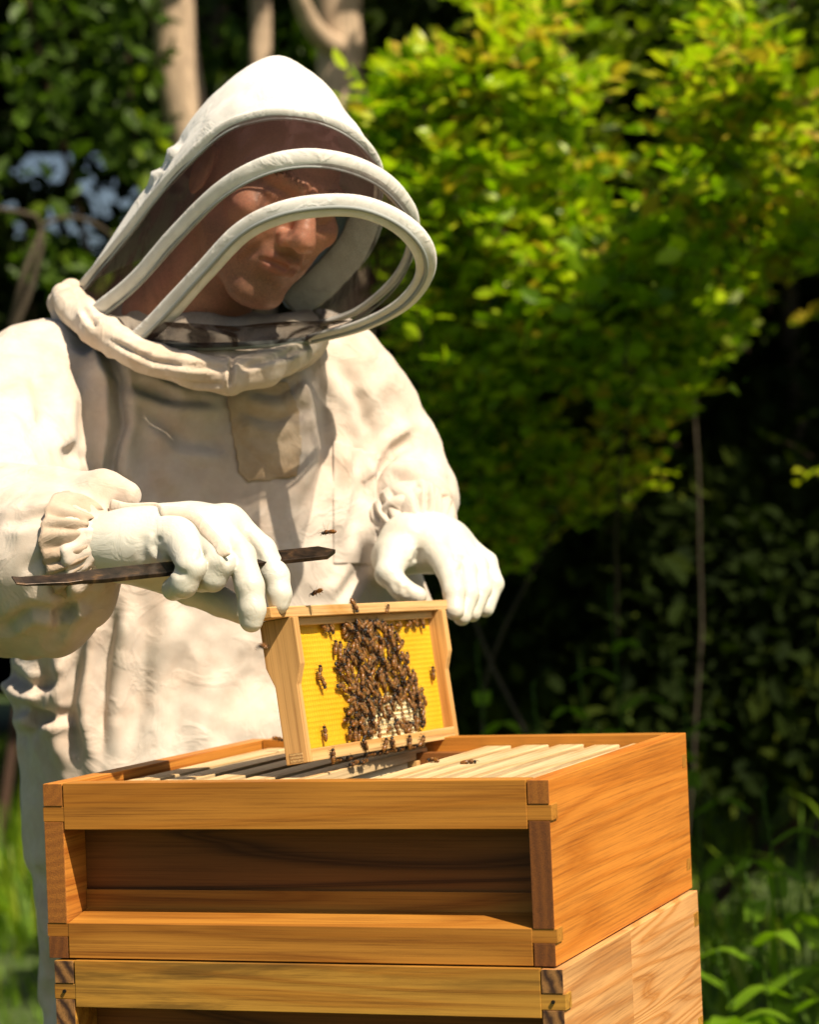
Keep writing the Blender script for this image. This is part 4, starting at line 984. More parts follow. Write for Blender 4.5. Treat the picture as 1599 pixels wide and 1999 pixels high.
def ruffle(pa, pb, pc, r0, r1, mt, n=300, m_=14):
    ax = pb-pa; L = np.linalg.norm(ax); ax /= L; e1 = np.cross(ax, [0, 0, 1.]); e1 /= np.linalg.norm(e1); e2 = np.cross(ax, e1); an = np.linspace(0, 2*np.pi, n, endpoint=False); V = []
    for k in range(m_):
        t = k/(m_-1); r = r0+(r1-r0)*t**.7; amp = .0026*(.25+math.sin(math.pi*min(t*1.05, 1)))
        ph = an*19+3.2*np.sin(an*2+1)+1.4*np.sin(an*5)+t*1.2; rr = r+amp*(np.abs(np.sin(ph*.5))*2-1.1)+.0015*np.sin(an*7+4*t)
        c_ = pa+ax*L*t+(pc*t*t); V.append(c_+np.outer(np.cos(an)*rr, e1)+np.outer(np.sin(an)*rr, e2)+np.outer(.0012*np.sin(ph), ax))
    V = np.array(V).reshape(-1, 3); i_, j_ = np.meshgrid(np.arange(m_-1), np.arange(n), indexing='ij'); i_ = i_.ravel(); j_ = j_.ravel(); j2 = (j_+1) % n
    o = plink('elastic_cuff', me_from('elastic_cuff', V, np.stack([i_*n+j_, i_*n+j2, (i_+1)*n+j2, (i_+1)*n+j_], 1)), mt); sm = o.modifiers.new('sol', 'SOLIDIFY'); sm.thickness = .0012
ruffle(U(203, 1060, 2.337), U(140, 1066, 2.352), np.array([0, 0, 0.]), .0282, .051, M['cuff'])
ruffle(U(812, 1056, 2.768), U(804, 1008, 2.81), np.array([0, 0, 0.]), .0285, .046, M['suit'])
# boots
m_, nt, b = mat('rubber'); b.inputs['Base Color'].default_value = (.03, .035, .02, 1); b.inputs['Roughness'].default_value = .45
for pk_ in (pk, pk2):
    s = SDF(np.array([pk_[0], pk_[1], 0])-[.2, .3, .02], np.array([pk_[0], pk_[1], 0])+[.2, .2, .36], .008)
    fd = E2*-1
    s.cap((pk_[0], pk_[1], .30), (pk_[0], pk_[1], .06), .055, .055, .02); s.cap((pk_[0], pk_[1], .055), (pk_[0]+fd[0]*.17, pk_[1]+fd[1]*.17, .045), .050, .044, .03)
    P, Q = s.mesh(); plink('boot', me_from('boot', P, Q), m_)

# ================================================================== HIVE TOOL
pL = U(128, 1131, 2.262); pR = U(655, 1076, 2.352)
ax = (pR-pL); LT = np.linalg.norm(ax); ax /= LT
wd = FWD*.94+UPV*.34; wd -= (wd@ax)*ax; wd /= np.linalg.norm(wd); nz_ = np.cross(ax, wd)
tm = Matrix(((ax[0], wd[0], nz_[0], pL[0]), (ax[1], wd[1], nz_[1], pL[1]), (ax[2], wd[2], nz_[2], pL[2]), (0, 0, 0, 1)))
tool = empty('hive_tool'); tool.matrix_world = tm
tag(tool, 'dark rusty steel hive tool gripped under the curled fingers of the near glove', 'hive tool')
m_, nt, b = mat('tool_steel'); v = coords(nt); n1 = noise(nt, v, 55, 6, .7)
nt.links.new(ramp(nt, n1, [(.38, (.020, .015, .011)), (.58, (.055, .032, .018)), (.75, (.22, .11, .035))]), b.inputs['Base Color']); nt.links.new(ramp(nt, n1, [(.4, (.75,)*3), (.7, (.25,)*3)]), b.inputs['Metallic'])
b.inputs['Roughness'].default_value = .42; bump(nt, b, n1, .5, .0008)
bw = .0125
pr = [(.012, -bw*.8), (.030, -bw), (LT-.012, -bw), (LT, 0), (LT-.012, bw), (.030, bw), (.012, bw*.8)]
link('shaft', prism_me('shaft', pr, 'z', -.0022, .0018, .0005), tool, m_)
V = []; 
cpts = [(.0125, 0), (0, -.0005), (-.012, .0005), (-.026, .0015), (-.038, .0022), (-.046, .0040)]
bm = bmesh.new(); rows = []
for i_, (x, z) in enumerate(cpts):
    h = .0019-.00022*i_; w = bw*(.8-.02*i_); rows.append([bm.verts.new(c_) for c_ in ((x, -w, z-h), (x, w, z-h), (x, w, z+h), (x, -w, z+h))])
bm.faces.new(rows[0]); bm.faces.new(rows[-1][::-1])
for a, b_ in zip(rows, rows[1:]):
    for k in range(4): bm.faces.new((a[k], b_[k], b_[(k+1) % 4], a[(k+1) % 4]))
bmesh.ops.recalc_face_normals(bm, faces=bm.faces[:]); bmesh.ops.bevel(bm, geom=bm.edges[:], offset=.0003, segments=1, affect='EDGES')
me = bpy.data.meshes.new('hooked_end'); bm.to_mesh(me); bm.free(); link('hooked_end', me, tool, m_)


# ================================================================== GROUND AND PLANTS
def cam_pt(rt, d, z):
    """horizontal right offset, forward distance, height above ground"""
    p = CAM+HR*rt+HF*d; return np.array([p[0], p[1], z])
m_, nt, b = mat('meadow'); v = coords(nt)
n1 = noise(nt, v, 1.3, 6, .65); n2 = noise(nt, v, 30, 5, .7)
c = mixc(nt, n1, (.050, .085, .012), (.085, .14, .016)); c = mixc(nt, 1., c, ramp(nt, n2, [(.3, (.35,)*3), (.7, (1.3,)*3)]), 'MULTIPLY')
nt.links.new(c, b.inputs['Base Color']); b.inputs['Roughness'].default_value = .95; bump(nt, b, n2, .8, .03)
gx_, gy_ = np.meshgrid(np.linspace(-1, 1, 121), np.linspace(-1, 1, 121), indexing='ij')
gx_ = np.sign(gx_)*np.abs(gx_)**2.2*150; gy_ = np.sign(gy_)*np.abs(gy_)**2.2*150
gz_ = .05*vnoise(np.stack([gx_*.4, gy_*.4, gx_*0], -1), 2)*np.clip((np.hypot(gx_, gy_)-1.0)/3, 0, 1)
i_, j_ = np.meshgrid(np.arange(120), np.arange(120), indexing='ij'); i_ = i_.ravel(); j_ = j_.ravel()
F = np.stack([i_*121+j_, (i_+1)*121+j_, (i_+1)*121+j_+1, i_*121+j_+1], 1)
o = link('meadow', me_from('meadow', np.stack([gx_, gy_, gz_], -1).reshape(-1, 3), F), None, m_); tag(o, kind='structure')

def leaf_mat(name, cols, trans=.5, rough=.5, spec=.35):
    m_, nt, b = mat(name); out = nt.nodes['Material Output']
    at = nd(nt, 'ShaderNodeAttribute', attribute_name='tint'); oi = nt.nodes.new('ShaderNodeObjectInfo')
    c = ramp(nt, at.outputs['Fac'], cols)
    tl = nt.nodes.new('ShaderNodeBsdfTranslucent'); mx = nt.nodes.new('ShaderNodeMixShader'); mx.inputs[0].default_value = trans
    nt.links.new(c, b.inputs['Base Color']); b.inputs['Roughness'].default_value = rough; b.inputs['Specular IOR Level'].default_value = spec
    c2 = mixc(nt, 1.0, c, (1.02, 1.12, .4), 'MULTIPLY'); nt.links.new(c2, tl.inputs[0])
    nt.links.new(b.outputs[0], mx.inputs[1]); nt.links.new(tl.outputs[0], mx.inputs[2]); nt.links.new(mx.outputs[0], out.inputs[0]); return m_
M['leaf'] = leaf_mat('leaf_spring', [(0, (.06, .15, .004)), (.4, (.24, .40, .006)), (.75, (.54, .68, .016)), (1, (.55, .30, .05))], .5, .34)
M['leaf_shaded'] = leaf_mat('leaf_shaded', [(0, (.006, .012, .002)), (.6, (.016, .028, .003)), (1, (.06, .08, .007))], .3, .8, .08)  # thicket shade is put into the leaf colour, darker than living foliage
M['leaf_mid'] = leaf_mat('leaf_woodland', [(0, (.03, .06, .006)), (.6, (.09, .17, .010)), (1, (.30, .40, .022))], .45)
M['grass'] = leaf_mat('grass_blade', [(0, (.07, .15, .008)), (.6, (.18, .33, .012)), (1, (.36, .42, .03))], .5)
def bark(name, a, b_, sc=1.0):
    m_, nt, b = mat(name); v = coords(nt, (1, 1, .25)); n1 = noise(nt, v, 14*sc, 6, .7); n2 = noise(nt, v, 60*sc, 4)
    c = mixc(nt, n1, a, b_); c = mixc(nt, 1, c, ramp(nt, n2, [(.3, (.6,)*3), (.7, (1.1,)*3)]), 'MULTIPLY'); nt.links.new(c, b.inputs['Base Color']); b.inputs['Roughness'].default_value = .9; bump(nt, b, n1, .8, .01); return m_
M['bark'] = bark('bark_pale', (.66, .50, .34), (.44, .31, .20)); M['twig'] = bark('bark_twig', (.09, .04, .02), (.035, .018, .009), 3); M['bark_d'] = bark('bark_dark', (.10, .075, .045), (.05, .038, .022))

LO = np.array([(0, 0, 0), (.38, .27, .07), (.76, .20, .05), (1, 0, -.05), (.76, -.20, .05), (.38, -.27, .07), (.4, 0, 0), (.75, 0, -.01)])
LF = np.array([(0, 6, 1, 1), (6, 7, 2, 1), (7, 3, 2, 2), (0, 5, 6, 6), (5, 4, 7, 6), (4, 3, 7, 7)])
LQ = np.array([(0, 1, 2, 3), (0, 3, 4, 5)])
def frames_of(direction, up):
    x = direction/np.linalg.norm(direction, axis=1)[:, None]; y = np.cross(up, x); y /= np.linalg.norm(y, axis=1)[:, None]+1e-9; z = np.cross(x, y); return x, y, z
def leaf_field(P, D, N, size, tint, name, mt, parent=None):
    """one mesh of many leaves: 6 verts, two folded quads each"""
    x, y, z = frames_of(D, N); b_ = LO[:6]
    V = P[:, None]+size[:, None, None]*(b_[None, :, 0, None]*x[:, None]+b_[None, :, 1, None]*y[:, None]*1.05+b_[None, :, 2, None]*z[:, None])
    n = len(P); F = (np.arange(n)[:, None, None]*6+LQ[None]).reshape(-1, 4)
    me = me_from(name, V.reshape(-1, 3), F, False)
    at = me.attributes.new('tint', 'FLOAT', 'FACE'); at.data.foreach_set('value', np.repeat(tint, 2).astype(np.float32)[:len(me.polygons)])
    return link(name, me, parent, mt)
def rand_dir(n): 
    d = rng.normal(size=(n, 3)); return d/np.linalg.norm(d, axis=1)[:, None]
def sprays(centres, n_leaf, length, leaf, up_bias=.35, spread=1.0):
    """leafy twigs: returns leaf positions/directions/normals and twig curves"""
    P, D, N, S, Tw = [], [], [], [], []
    for c_ in centres:
        d = rand_dir(1)[0]; d[2] = abs(d[2])*.5+up_bias; d -= HF*.25; d /= np.linalg.norm(d); L = length*rng.uniform(.6, 1.25)
        sag = np.array([0, 0, -.35*L]); k = max(3, int(n_leaf*rng.uniform(.7, 1.3)))
        t = np.linspace(.12, 1, k); pts_ = c_+np.outer(t-.5, d)*L+np.outer((t-.3)**2, sag)
        sd_ = np.cross(d, [0, 0, 1.]); sd_ /= np.linalg.norm(sd_)+1e-9
        for q_ in range(k):
            a = sd_*(1 if q_ % 2 else -1)*spread; dr = a+d*.7+rng.normal(0, .3, 3); 
            if q_ == k-1: dr = d+rng.normal(0, .2, 3)
            P.append(pts_[q_]); D.append(dr); N.append(np.array([0, 0, 1.])+rng.normal(0, .55, 3)); S.append(leaf*rng.uniform(.65, 1.2))
        Tw.append(np.array([c_-d*L*.5, c_, pts_[-1]]))
    return np.array(P), np.array(D), np.array(N), np.array(S), Tw
# shared single-leaf meshes for leaves big enough to pick apart
LEAFM = []
for k in range(5):
    b_ = LO.copy(); b_[:, 1] *= rng.uniform(.85, 1.15); b_[3, 2] = -.05-.12*rng.random()
    me = bpy.data.meshes.new('leaf'); me.from_pydata([tuple(a) for a in b_], [], fix_quads(LF)); me.polygons.foreach_set('use_smooth', [True]*len(me.polygons))
    at = me.attributes.new('tint', 'FLOAT', 'FACE'); at.data.foreach_set('value', [[.15, .4, .6, .8, .92][k]]*len(me.polygons)); me.materials.append(M['leaf']); LEAFM.append(me)
def shrub(label, poly_, d0, d1, nsp, leaf, base, seed, mt='leaf', stems=1, group='leafy shrubs behind the beekeeper'):
    root = empty('leafy_shrub', tuple(base)); tag(root, label, 'shrub', group); B = np.array(base)
    pa = np.array(poly_, float); cs = []
    while len(cs) < nsp:
        u_ = rng.uniform(pa[:, 0].min(), pa[:, 0].max()); v_ = rng.uniform(pa[:, 1].min(), pa[:, 1].max())
        if not in_poly(np.array([u_]), np.array([v_]), pa)[0]: continue
        d_ = d0+(d1-d0)*rng.random()**1.3; p = U(u_, v_, d_)
        if vnoise(np.array([p[0]*5.5, p[1]*5.5, p[2]*5.5])[None], seed)[0] < .08+.12*rng.normal(): continue
        cs.append(p)
    P_, D_, N_, S_, Tw = sprays(cs, 11, .22, leaf); tint = np.clip(.55+.25*rng.normal(size=len(P_))+.30*vnoise(P_*3, seed+1), 0, .93); tint[rng.random(len(P_)) < .002] = 1.0
    dep = (P_-CAM)@FWD; order_ = np.argsort(dep-.0*S_); near = order_[:280]; rest = order_[280:]
    leaf_field(P_[rest]-B, D_[rest], N_[rest], S_[rest], tint[rest], 'foliage', M[mt], root)['kind'] = 'stuff'
    x, y, z = frames_of(D_[near], N_[near])
    for i_, k in enumerate(near):
        mi = int(np.argmin(np.abs(np.array([.15, .4, .6, .8, .92])-tint[k]))); o_ = link('leaf', LEAFM[mi], root)
        m4 = Matrix.Identity(4)
        for r_ in range(3): m4[r_][0] = x[i_, r_]*S_[k]; m4[r_][1] = y[i_, r_]*S_[k]*1.05; m4[r_][2] = z[i_, r_]*S_[k]; m4[r_][3] = P_[k, r_]-B[r_]
        o_.matrix_basis = m4
    tw = [tube_arrays(t_-B, [.0022, .0016, .0008], 4) for t_ in Tw[::2]]
    V, F = join_arrays(tw); o_ = link('twigs', me_from('twigs', V, fix_quads(F)), root, M['twig']); o_['kind'] = 'stuff'
    cs = np.array(cs)
    for k in range(stems):
        tgt = cs[rng.integers(len(cs))]; st0 = B+np.array([rng.uniform(-.15, .15), rng.uniform(-.15, .15), 0]); md_ = (st0+tgt)/2+np.array([rng.uniform(-.12, .12), rng.uniform(-.12, .12), .15])
        pts_ = cr([st0, st0*.6+md_*.4+[.03, 0, .05], md_, tgt], 24)+.02*vnoise(np.linspace(0, 6, 24)[:, None]*np.ones(3)+k*7, 5)[:, None]
        V, F = tube_arrays(pts_-B, np.linspace(.006, .003, 24), 8); link('stem', me_from('stem', V, fix_quads(F)), root, M['bark_d'])
    return root
shrub('bright spring-green shrub directly right of the beekeeper\'s hood', [(690, 215), (720, 160), (800, 110), (850, 150), (900, 60), (960, -20), (1060, -20), (1085, 90), (1150, 190), (1120, 300), (1170, 420), (1020, 500), (1010, 760), (930, 790), (850, 700), (790, 640), (770, 480), (740, 320)], 5.7, 6.7, 420, .056, cam_pt(.35, 6.5, 0), 11)
shrub('bright spring-green shrub lobe low in the middle of the right half, twigs reaching down', [(980, 470), (1150, 420), (1290, 450), (1390, 540), (1450, 640), (1400, 690), (1340, 790), (1260, 840), (1190, 780), (1080, 740), (990, 740)], 5.5, 6.4, 300, .056, cam_pt(.62, 7.9, 0), 23)
shrub('yellow-green shrub at the right edge with an upright shoot', [(1340, 190), (1400, 60), (1470, 60), (1500, 180), (1620, 230), (1760, 200), (1760, 520), (1590, 500), (1500, 530), (1380, 520), (1340, 400)], 5.2, 6.1, 280, .055, cam_pt(1.15, 7.9, 0), 37)
shrub('sparse shrub, most leaves darkened as if in shade, hanging between and behind the bright shrubs', [(980, -60), (1760, -60), (1760, 900), (1400, 960), (1000, 900), (860, 1100), (840, 760), (1000, 600), (1150, 300)], 6.9, 7.8, 90, .06, cam_pt(.75, 7.6, 0), 53, 'leaf_shaded')

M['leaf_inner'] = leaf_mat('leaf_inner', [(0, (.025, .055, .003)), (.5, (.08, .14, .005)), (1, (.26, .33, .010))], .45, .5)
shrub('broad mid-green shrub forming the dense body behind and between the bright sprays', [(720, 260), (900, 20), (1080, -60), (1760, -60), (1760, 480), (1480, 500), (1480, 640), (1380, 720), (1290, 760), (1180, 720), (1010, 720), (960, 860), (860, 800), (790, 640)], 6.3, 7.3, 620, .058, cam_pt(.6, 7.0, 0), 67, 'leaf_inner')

shrub('low dim shrub with loose leaves behind the beekeeper\'s far arm and glove', [(790, 620), (1000, 640), (1130, 760), (1280, 800), (1250, 960), (1100, 1050), (960, 1130), (880, 980), (830, 800)], 6.2, 6.9, 150, .052, cam_pt(.3, 6.8, 0), 71, 'leaf')

# ---- woodland trees: pale trunks behind the hood, crowns overhead that shade the thicket
def tree(label, pts_, rad, crown, n, leaf, mt, bk, limbs=(), name='woodland_tree', grp='trees behind the beekeeper', mask=None, cat='tree'):
    pts_ = [np.array(p) for p in pts_]; b0_ = pts_[0].copy(); root = empty(name, tuple(b0_)); tag(root, label, cat, grp)
    P_ = cr(pts_, 40); P_ = P_+.012*np.stack([vnoise(np.linspace(0, 9, 40)[:, None]*np.ones(3)+k*3.3, k) for k in range(3)], 1)*np.array([1, 1, 0])
    V, F = tube_arrays(P_-b0_, np.interp(np.linspace(0, 1, 40), np.linspace(0, 1, len(rad)), rad), 14); link('trunk', me_from('trunk', V, fix_quads(F)), root, bk)
    for lb in limbs:
        L_2 = cr([U(*a[:3]) for a in lb], 24); V, F = tube_arrays(L_2-b0_, np.linspace(lb[0][3], lb[-1][3], 24), 10); link('branch', me_from('branch', V, fix_quads(F)), root, bk)
    c_, r_ = crown; Pl = []
    while len(Pl) < n:
        q_ = rand_dir(4000)*(rng.random((4000, 1))**.38)*np.array(r_)+np.array(c_)
        ok = vnoise(q_*1.9, 77) > -.22
        if mask is not None: 
            u_, v_, d_ = project_all(q_); ok &= ~mask(u_, v_, d_)
        Pl += list(q_[ok])
    Pl = np.array(Pl[:n]); D_ = rand_dir(n); N_ = np.array([0, 0, 1.])+.6*rng.normal(size=(n, 3)); S_ = leaf*rng.uniform(.6, 1.3, n); tint = np.clip(.5+.25*rng.normal(size=n), 0, 1)
    o_ = leaf_field(Pl-b0_, D_, N_, S_, tint, 'crown', mt, root)
    for k in range(7):
        t0 = P_[int(len(P_)*rng.uniform(.6, .98))]; tg = np.array(c_)+rand_dir(1)[0]*np.array(r_)*.7
        pp = cr([t0, (t0+tg)/2+[0, 0, .15], tg], 14); V, F = tube_arrays(pp-b0_, np.linspace(rad[-1]*.6, .006, 14), 6); link('branch', me_from('branch', V, fix_quads(F)), root, bk)
    return root
hz = CAM[2]
below = lambda u_, v_, d_: (v_ > -60) & (d_ > 0) & (u_ > -300) & (u_ < 1900)
def ground(u_, d_):
    p = U(u_, 1066, d_); return np.array([p[0], p[1], 0])
tree('tree with the broad pale sunlit trunk rising left behind the hood', [ground(420, 9.2), U(385, 420, 9.2), U(362, 240, 9.2), U(338, 60, 9.2), U(330, -120, 9.2), U(300, -900, 9.3)], [.10, .090, .082, .078, .070, .05], (cam_pt(-2.4, 10.4, hz+5.0), (2.2, 1.6, 1.3)), 6000, .10, M['leaf_mid'], M['bark'], mask=below)
tree('slender tree with a thin pinkish trunk straight above the hood', [ground(515, 10.5), U(512, 300, 10.5), U(506, 60, 10.5), U(510, -100, 10.5), U(530, -800, 10.5)], [.05, .046, .044, .042, .03], (cam_pt(-1.2, 11.6, hz+5.2), (1.5, 1.4, 1.2)), 3500, .10, M['leaf_mid'], M['bark'], mask=below)
tree('tree with a mossy trunk and a forked curving limb right above the hood', [ground(690, 8.6), U(672, 400, 8.6), U(664, 180, 8.6), U(662, 60, 8.6), U(655, -60, 8.6), U(640, -900, 8.7)], [.105, .096, .086, .080, .070, .05], (cam_pt(.1, 10.6, hz+4.6), (1.8, 1.5, 1.3)), 5500, .10, M['leaf_mid'], M['bark'],
     limbs=[[(660, 95, 8.55, .040), (625, 70, 8.5, .034), (598, 30, 8.45, .030), (578, -30, 8.4, .028), (560, -120, 8.4, .02)]], mask=below)
tree('leaning dark tree whose thin bare stem stands between the two pale trunks', [ground(400, 11.5), U(405, 300, 11.5), U(425, 100, 11.5), U(432, -60, 11.5), U(450, -500, 11.5)], [.05, .045, .04, .035, .03], (cam_pt(-1.6, 13, hz+5.0), (2.2, 1.4, 1.4)), 3500, .11, M['leaf_mid'], M['bark_d'], mask=below)
tree('tree with a straight dim trunk at the top right corner', [ground(1560, 9.3), U(1545, 500, 9.3), U(1535, 200, 9.3), U(1525, 20, 9.3), U(1520, -120, 9.3), U(1510, -700, 9.3)], [.04, .036, .034, .032, .03, .025], (cam_pt(2.6, 8.4, hz+3.2), (2.0, 1.5, 1.2)), 8000, .10, M['leaf_mid'], M['bark_d'], mask=below)
# unseen tree put in beyond the right edge so its crown shades the tall weeds
tree('unseen broad tree added right of the hive beyond the frame to shade the weeds', [cam_pt(3.0, 3.7, 0), cam_pt(2.9, 3.7, 1.5), cam_pt(2.4, 3.6, 2.5), cam_pt(2.0, 3.5, 3.0)], [.13, .10, .08, .05], (cam_pt(2.1, 4.1, hz+1.40), (1.2, 1.1, .6)), 9000, .11, M['leaf_mid'], M['bark'], mask=lambda u_, v_, d_: (v_ > -80) & (u_ < 1680) & (d_ > 0))

tree('unseen dense evergreen added beyond the bright shrubs at the right to shade the thicket', [cam_pt(2.6, 8.0, 0), cam_pt(2.5, 7.9, 1.6), cam_pt(2.2, 7.7, 3.0), cam_pt(2.0, 7.6, 3.8)], [.12, .10, .08, .05], (cam_pt(2.3, 7.5, hz+2.5), (2.1, .9, .75)), 8500, .12, M['leaf_mid'], M['bark_d'], mask=lambda u_, v_, d_: (v_ > -40) & (u_ < 1700) & (d_ > 0))  # unseen tree, added so its crown shades the thicket

# ---- foliage at the left, between the camera and the far sky
def hole(u_, v_):
    w = 26*vnoise(np.stack([u_/60, v_/60, u_*0], -1), 8)
    a = np.hypot((u_-80)/(75+w), (v_-320)/(48+w)); b_ = np.hypot((u_-225)/55, (v_-385)/48); c_ = np.hypot((u_-275)/26, (v_-35)/26); e = np.hypot((u_-140)/70, (v_-440)/45); f_ = np.hypot((u_-440)/22, (v_-15)/16)
    hs = [np.hypot(u_-x, v_-y)/r_ for x, y, r_ in ((20, 250, 20), (55, 215, 14), (150, 250, 18), (200, 300, 20), (255, 320, 13), (300, 430, 16), (190, 470, 20), (20, 430, 22), (250, 450, 16), (60, 500, 15), (310, 340, 12))]
    return np.minimum.reduce([a, b_, c_, e, f_]+hs) < 1.02
def thicket(label, box_, n, leaf, mt, seed, keep=None, cat='bush', grp='bushes behind the beekeeper', name='bush', nst=3, clump=.9, tb=0.0):
    u0, u1, v0, v1, d0, d1 = box_; P_ = []
    while len(P_) < n:
        k = 20000; u_ = rng.uniform(u0, u1, k); v_ = rng.uniform(v0, v1, k); d_ = rng.uniform(d0, d1, k)
        p = CAM+d_[:, None]*(FWD+((u_-799.5)/FPX)[:, None]*RIG-((v_-999.5)/FPX)[:, None]*UPV)
        ok = (p[:, 2] > .02) & (vnoise(p*clump*2.2, seed)+.4*vnoise(p*clump*6, seed+1) > -.15)
        if keep is not None: ok &= keep(u_, v_)
        P_ += list(p[ok])
    P_ = np.array(P_[:n]); b_ = ground((u0+u1)/2, (d0+d1)/2); root = empty(name, tuple(b_)); tag(root, label, cat, grp)
    D_ = rand_dir(n); D_[:, 2] -= .2; N_ = np.array([0, 0, 1.])+.6*rng.normal(size=(n, 3))-.3*HF; S_ = leaf*rng.uniform(.55, 1.3, n); tint = np.clip(.45+tb+.2*rng.normal(size=n)+.3*vnoise(P_*2, seed+2), 0, 1)
    leaf_field(P_-b_, D_, N_, S_, tint, 'foliage', mt, root)['kind'] = 'stuff'
    for k in range(nst):
        tg = P_[rng.integers(n)]; st0 = b_+np.array([rng.uniform(-.4, .4), rng.uniform(-.3, .3), 0]); pp = cr([st0, (st0+tg)/2+[.1, .05, .1], tg], 18); V, F = tube_arrays(pp-b_, np.linspace(.022, .008, 18), 7); link('stem', me_from('stem', V, fix_quads(F)), root, M['twig'])
    return root
keep_l = lambda u_, v_: ~hole(u_, v_) | (rng.random(u_.shape) < .10)
thicket('near mid-green bush hanging at the upper left with a gap of pale sky', (-250, 330, -120, 560, 8.8, 10.5), 1500, .095, M['leaf_mid'], 91, keep_l, clump=.8)
thicket('far bush with shade-darkened leaves at the left behind the hanging one', (-350, 760, -150, 720, 11.5, 14.5), 9000, .13, M['leaf_shaded'], 93, keep_l, clump=.6)
thicket('dim green bush filling the space between the pale trunks', (300, 800, -120, 560, 10.8, 12.5), 2200, .11, M['leaf_mid'], 95, keep_l, clump=.9)
thicket('thicket coloured dark for deep shade filling the right behind the bright shrubs', (690, 1900, -150, 1500, 8.6, 10.2), 16000, .10, M['leaf_shaded'], 97, None, clump=.8)
thicket('low undergrowth coloured dark for deep shade closing the gap under the bright shrubs', (860, 1950, 900, 1560, 6.9, 8.3), 5200, .085, M['leaf_shaded'], 111, None, clump=1.0, nst=1)
thicket('dark bush low at the left behind the beekeeper\'s shoulder', (-350, 420, 470, 1000, 9.5, 11.5), 3600, .11, M['leaf_shaded'], 99, None, clump=.8, nst=0)
thicket('long bank of bushes closing the meadow beyond the left edge of the picture', (-3400, -350, -200, 1250, 11.0, 14.0), 11000, .17, M['leaf_mid'], 121, None, clump=.5, nst=6)
thicket('long bank of bushes closing the meadow beyond the right edge of the picture', (1900, 5000, -200, 1300, 9.5, 12.5), 11000, .16, M['leaf_mid'], 123, None, clump=.5, nst=6)
# a crooked bare branch and shoots crossing the left
br = empty('bare_sapling', tuple(ground(40, 7.6))); B = np.array(br.location); tag(br, 'crooked bare brown sapling crossing the left edge beside the sky gap', 'sapling')
for lb in ([(-130, 1500, 7.6, .022), (-60, 900, 7.6, .019), (60, 560, 7.6, .016), (80, 440, 7.6, .009), (40, 415, 7.55, .007), (-60, 400, 7.5, .006)], [(80, 440, 7.6, .007), (130, 425, 7.6, .007), (190, 440, 7.6, .006), (260, 500, 7.7, .005)], [(20, 640, 7.6, .010), (45, 540, 7.55, .009), (80, 450, 7.6, .007)]):
    pp = cr([U(*a[:3]) for a in lb], 30); V, F = tube_arrays(pp-B, np.linspace(lb[0][3], lb[-1][3], 30), 8); link('branch', me_from('branch', V, fix_quads(F)), br, M['bark_d'])
# distant wood behind everything: a rough sheet of growth coloured as deep shade, open towards the sky at the left
def mass(name, u0, u1, v0, v1, d, mt, nu=90, nv=70, cut=None, amp=.8):
    us = np.linspace(u0, u1, nu); vs = np.linspace(v0, v1, nv); UU, VV = np.meshgrid(us, vs, indexing='ij')
    dd = d+amp*fbm(np.stack([UU/90, VV/90, UU*0], -1), 3, 5); P_ = CAM+dd[..., None]*(FWD+((UU-799.5)/FPX)[..., None]*RIG-((VV-999.5)/FPX)[..., None]*UPV); P_[..., 2] = np.maximum(P_[..., 2], -.3)
    back = P_+HF*1.5; V = np.vstack([P_.reshape(-1, 3), back.reshape(-1, 3)]); n = nu*nv; F = []
    okc = np.ones((nu-1, nv-1), bool)
    if cut is not None: okc = ~cut(UU[:-1, :-1], VV[:-1, :-1])
    for a in range(nu-1):
        for b_ in range(nv-1):
            if okc[a, b_]:
                k = a*nv+b_; F.append((k, k+nv, k+nv+1, k+1)); F.append((k+n, k+n+1, k+nv+1+n, k+nv+n))
    me = bpy.data.meshes.new(name); me.from_pydata([tuple(a) for a in V], [], F); o_ = link(name, me, None, mt); tag(o_, 'wood coloured near black for its deep shade, closing the view behind the shrubs and trunks', 'woodland', None, 'stuff'); return o_
m_, nt, b = mat('shaded_wood_mass'); v = coords(nt); n1 = noise(nt, v, 9, 6, .7); nt.links.new(ramp(nt, n1, [(.4, (.004, .006, .002)), (.7, (.020, .030, .006))]), b.inputs['Base Color']); b.inputs['Roughness'].default_value = 1; b.inputs['Specular IOR Level'].default_value = 0  # near-black base colour stands in for shade inside the wood
mass('distant_woodland', -3600, 5200, -260, 1360, 16.5, m_, nu=290, cut=lambda u_, v_: (u_ > -300) & (u_ < 345) & (v_ > 215) & (v_ < 500) | (np.hypot((u_-275)/30, (v_-35)/36) < 1) | (np.hypot((u_-440)/26, (v_-12)/22) < 1))

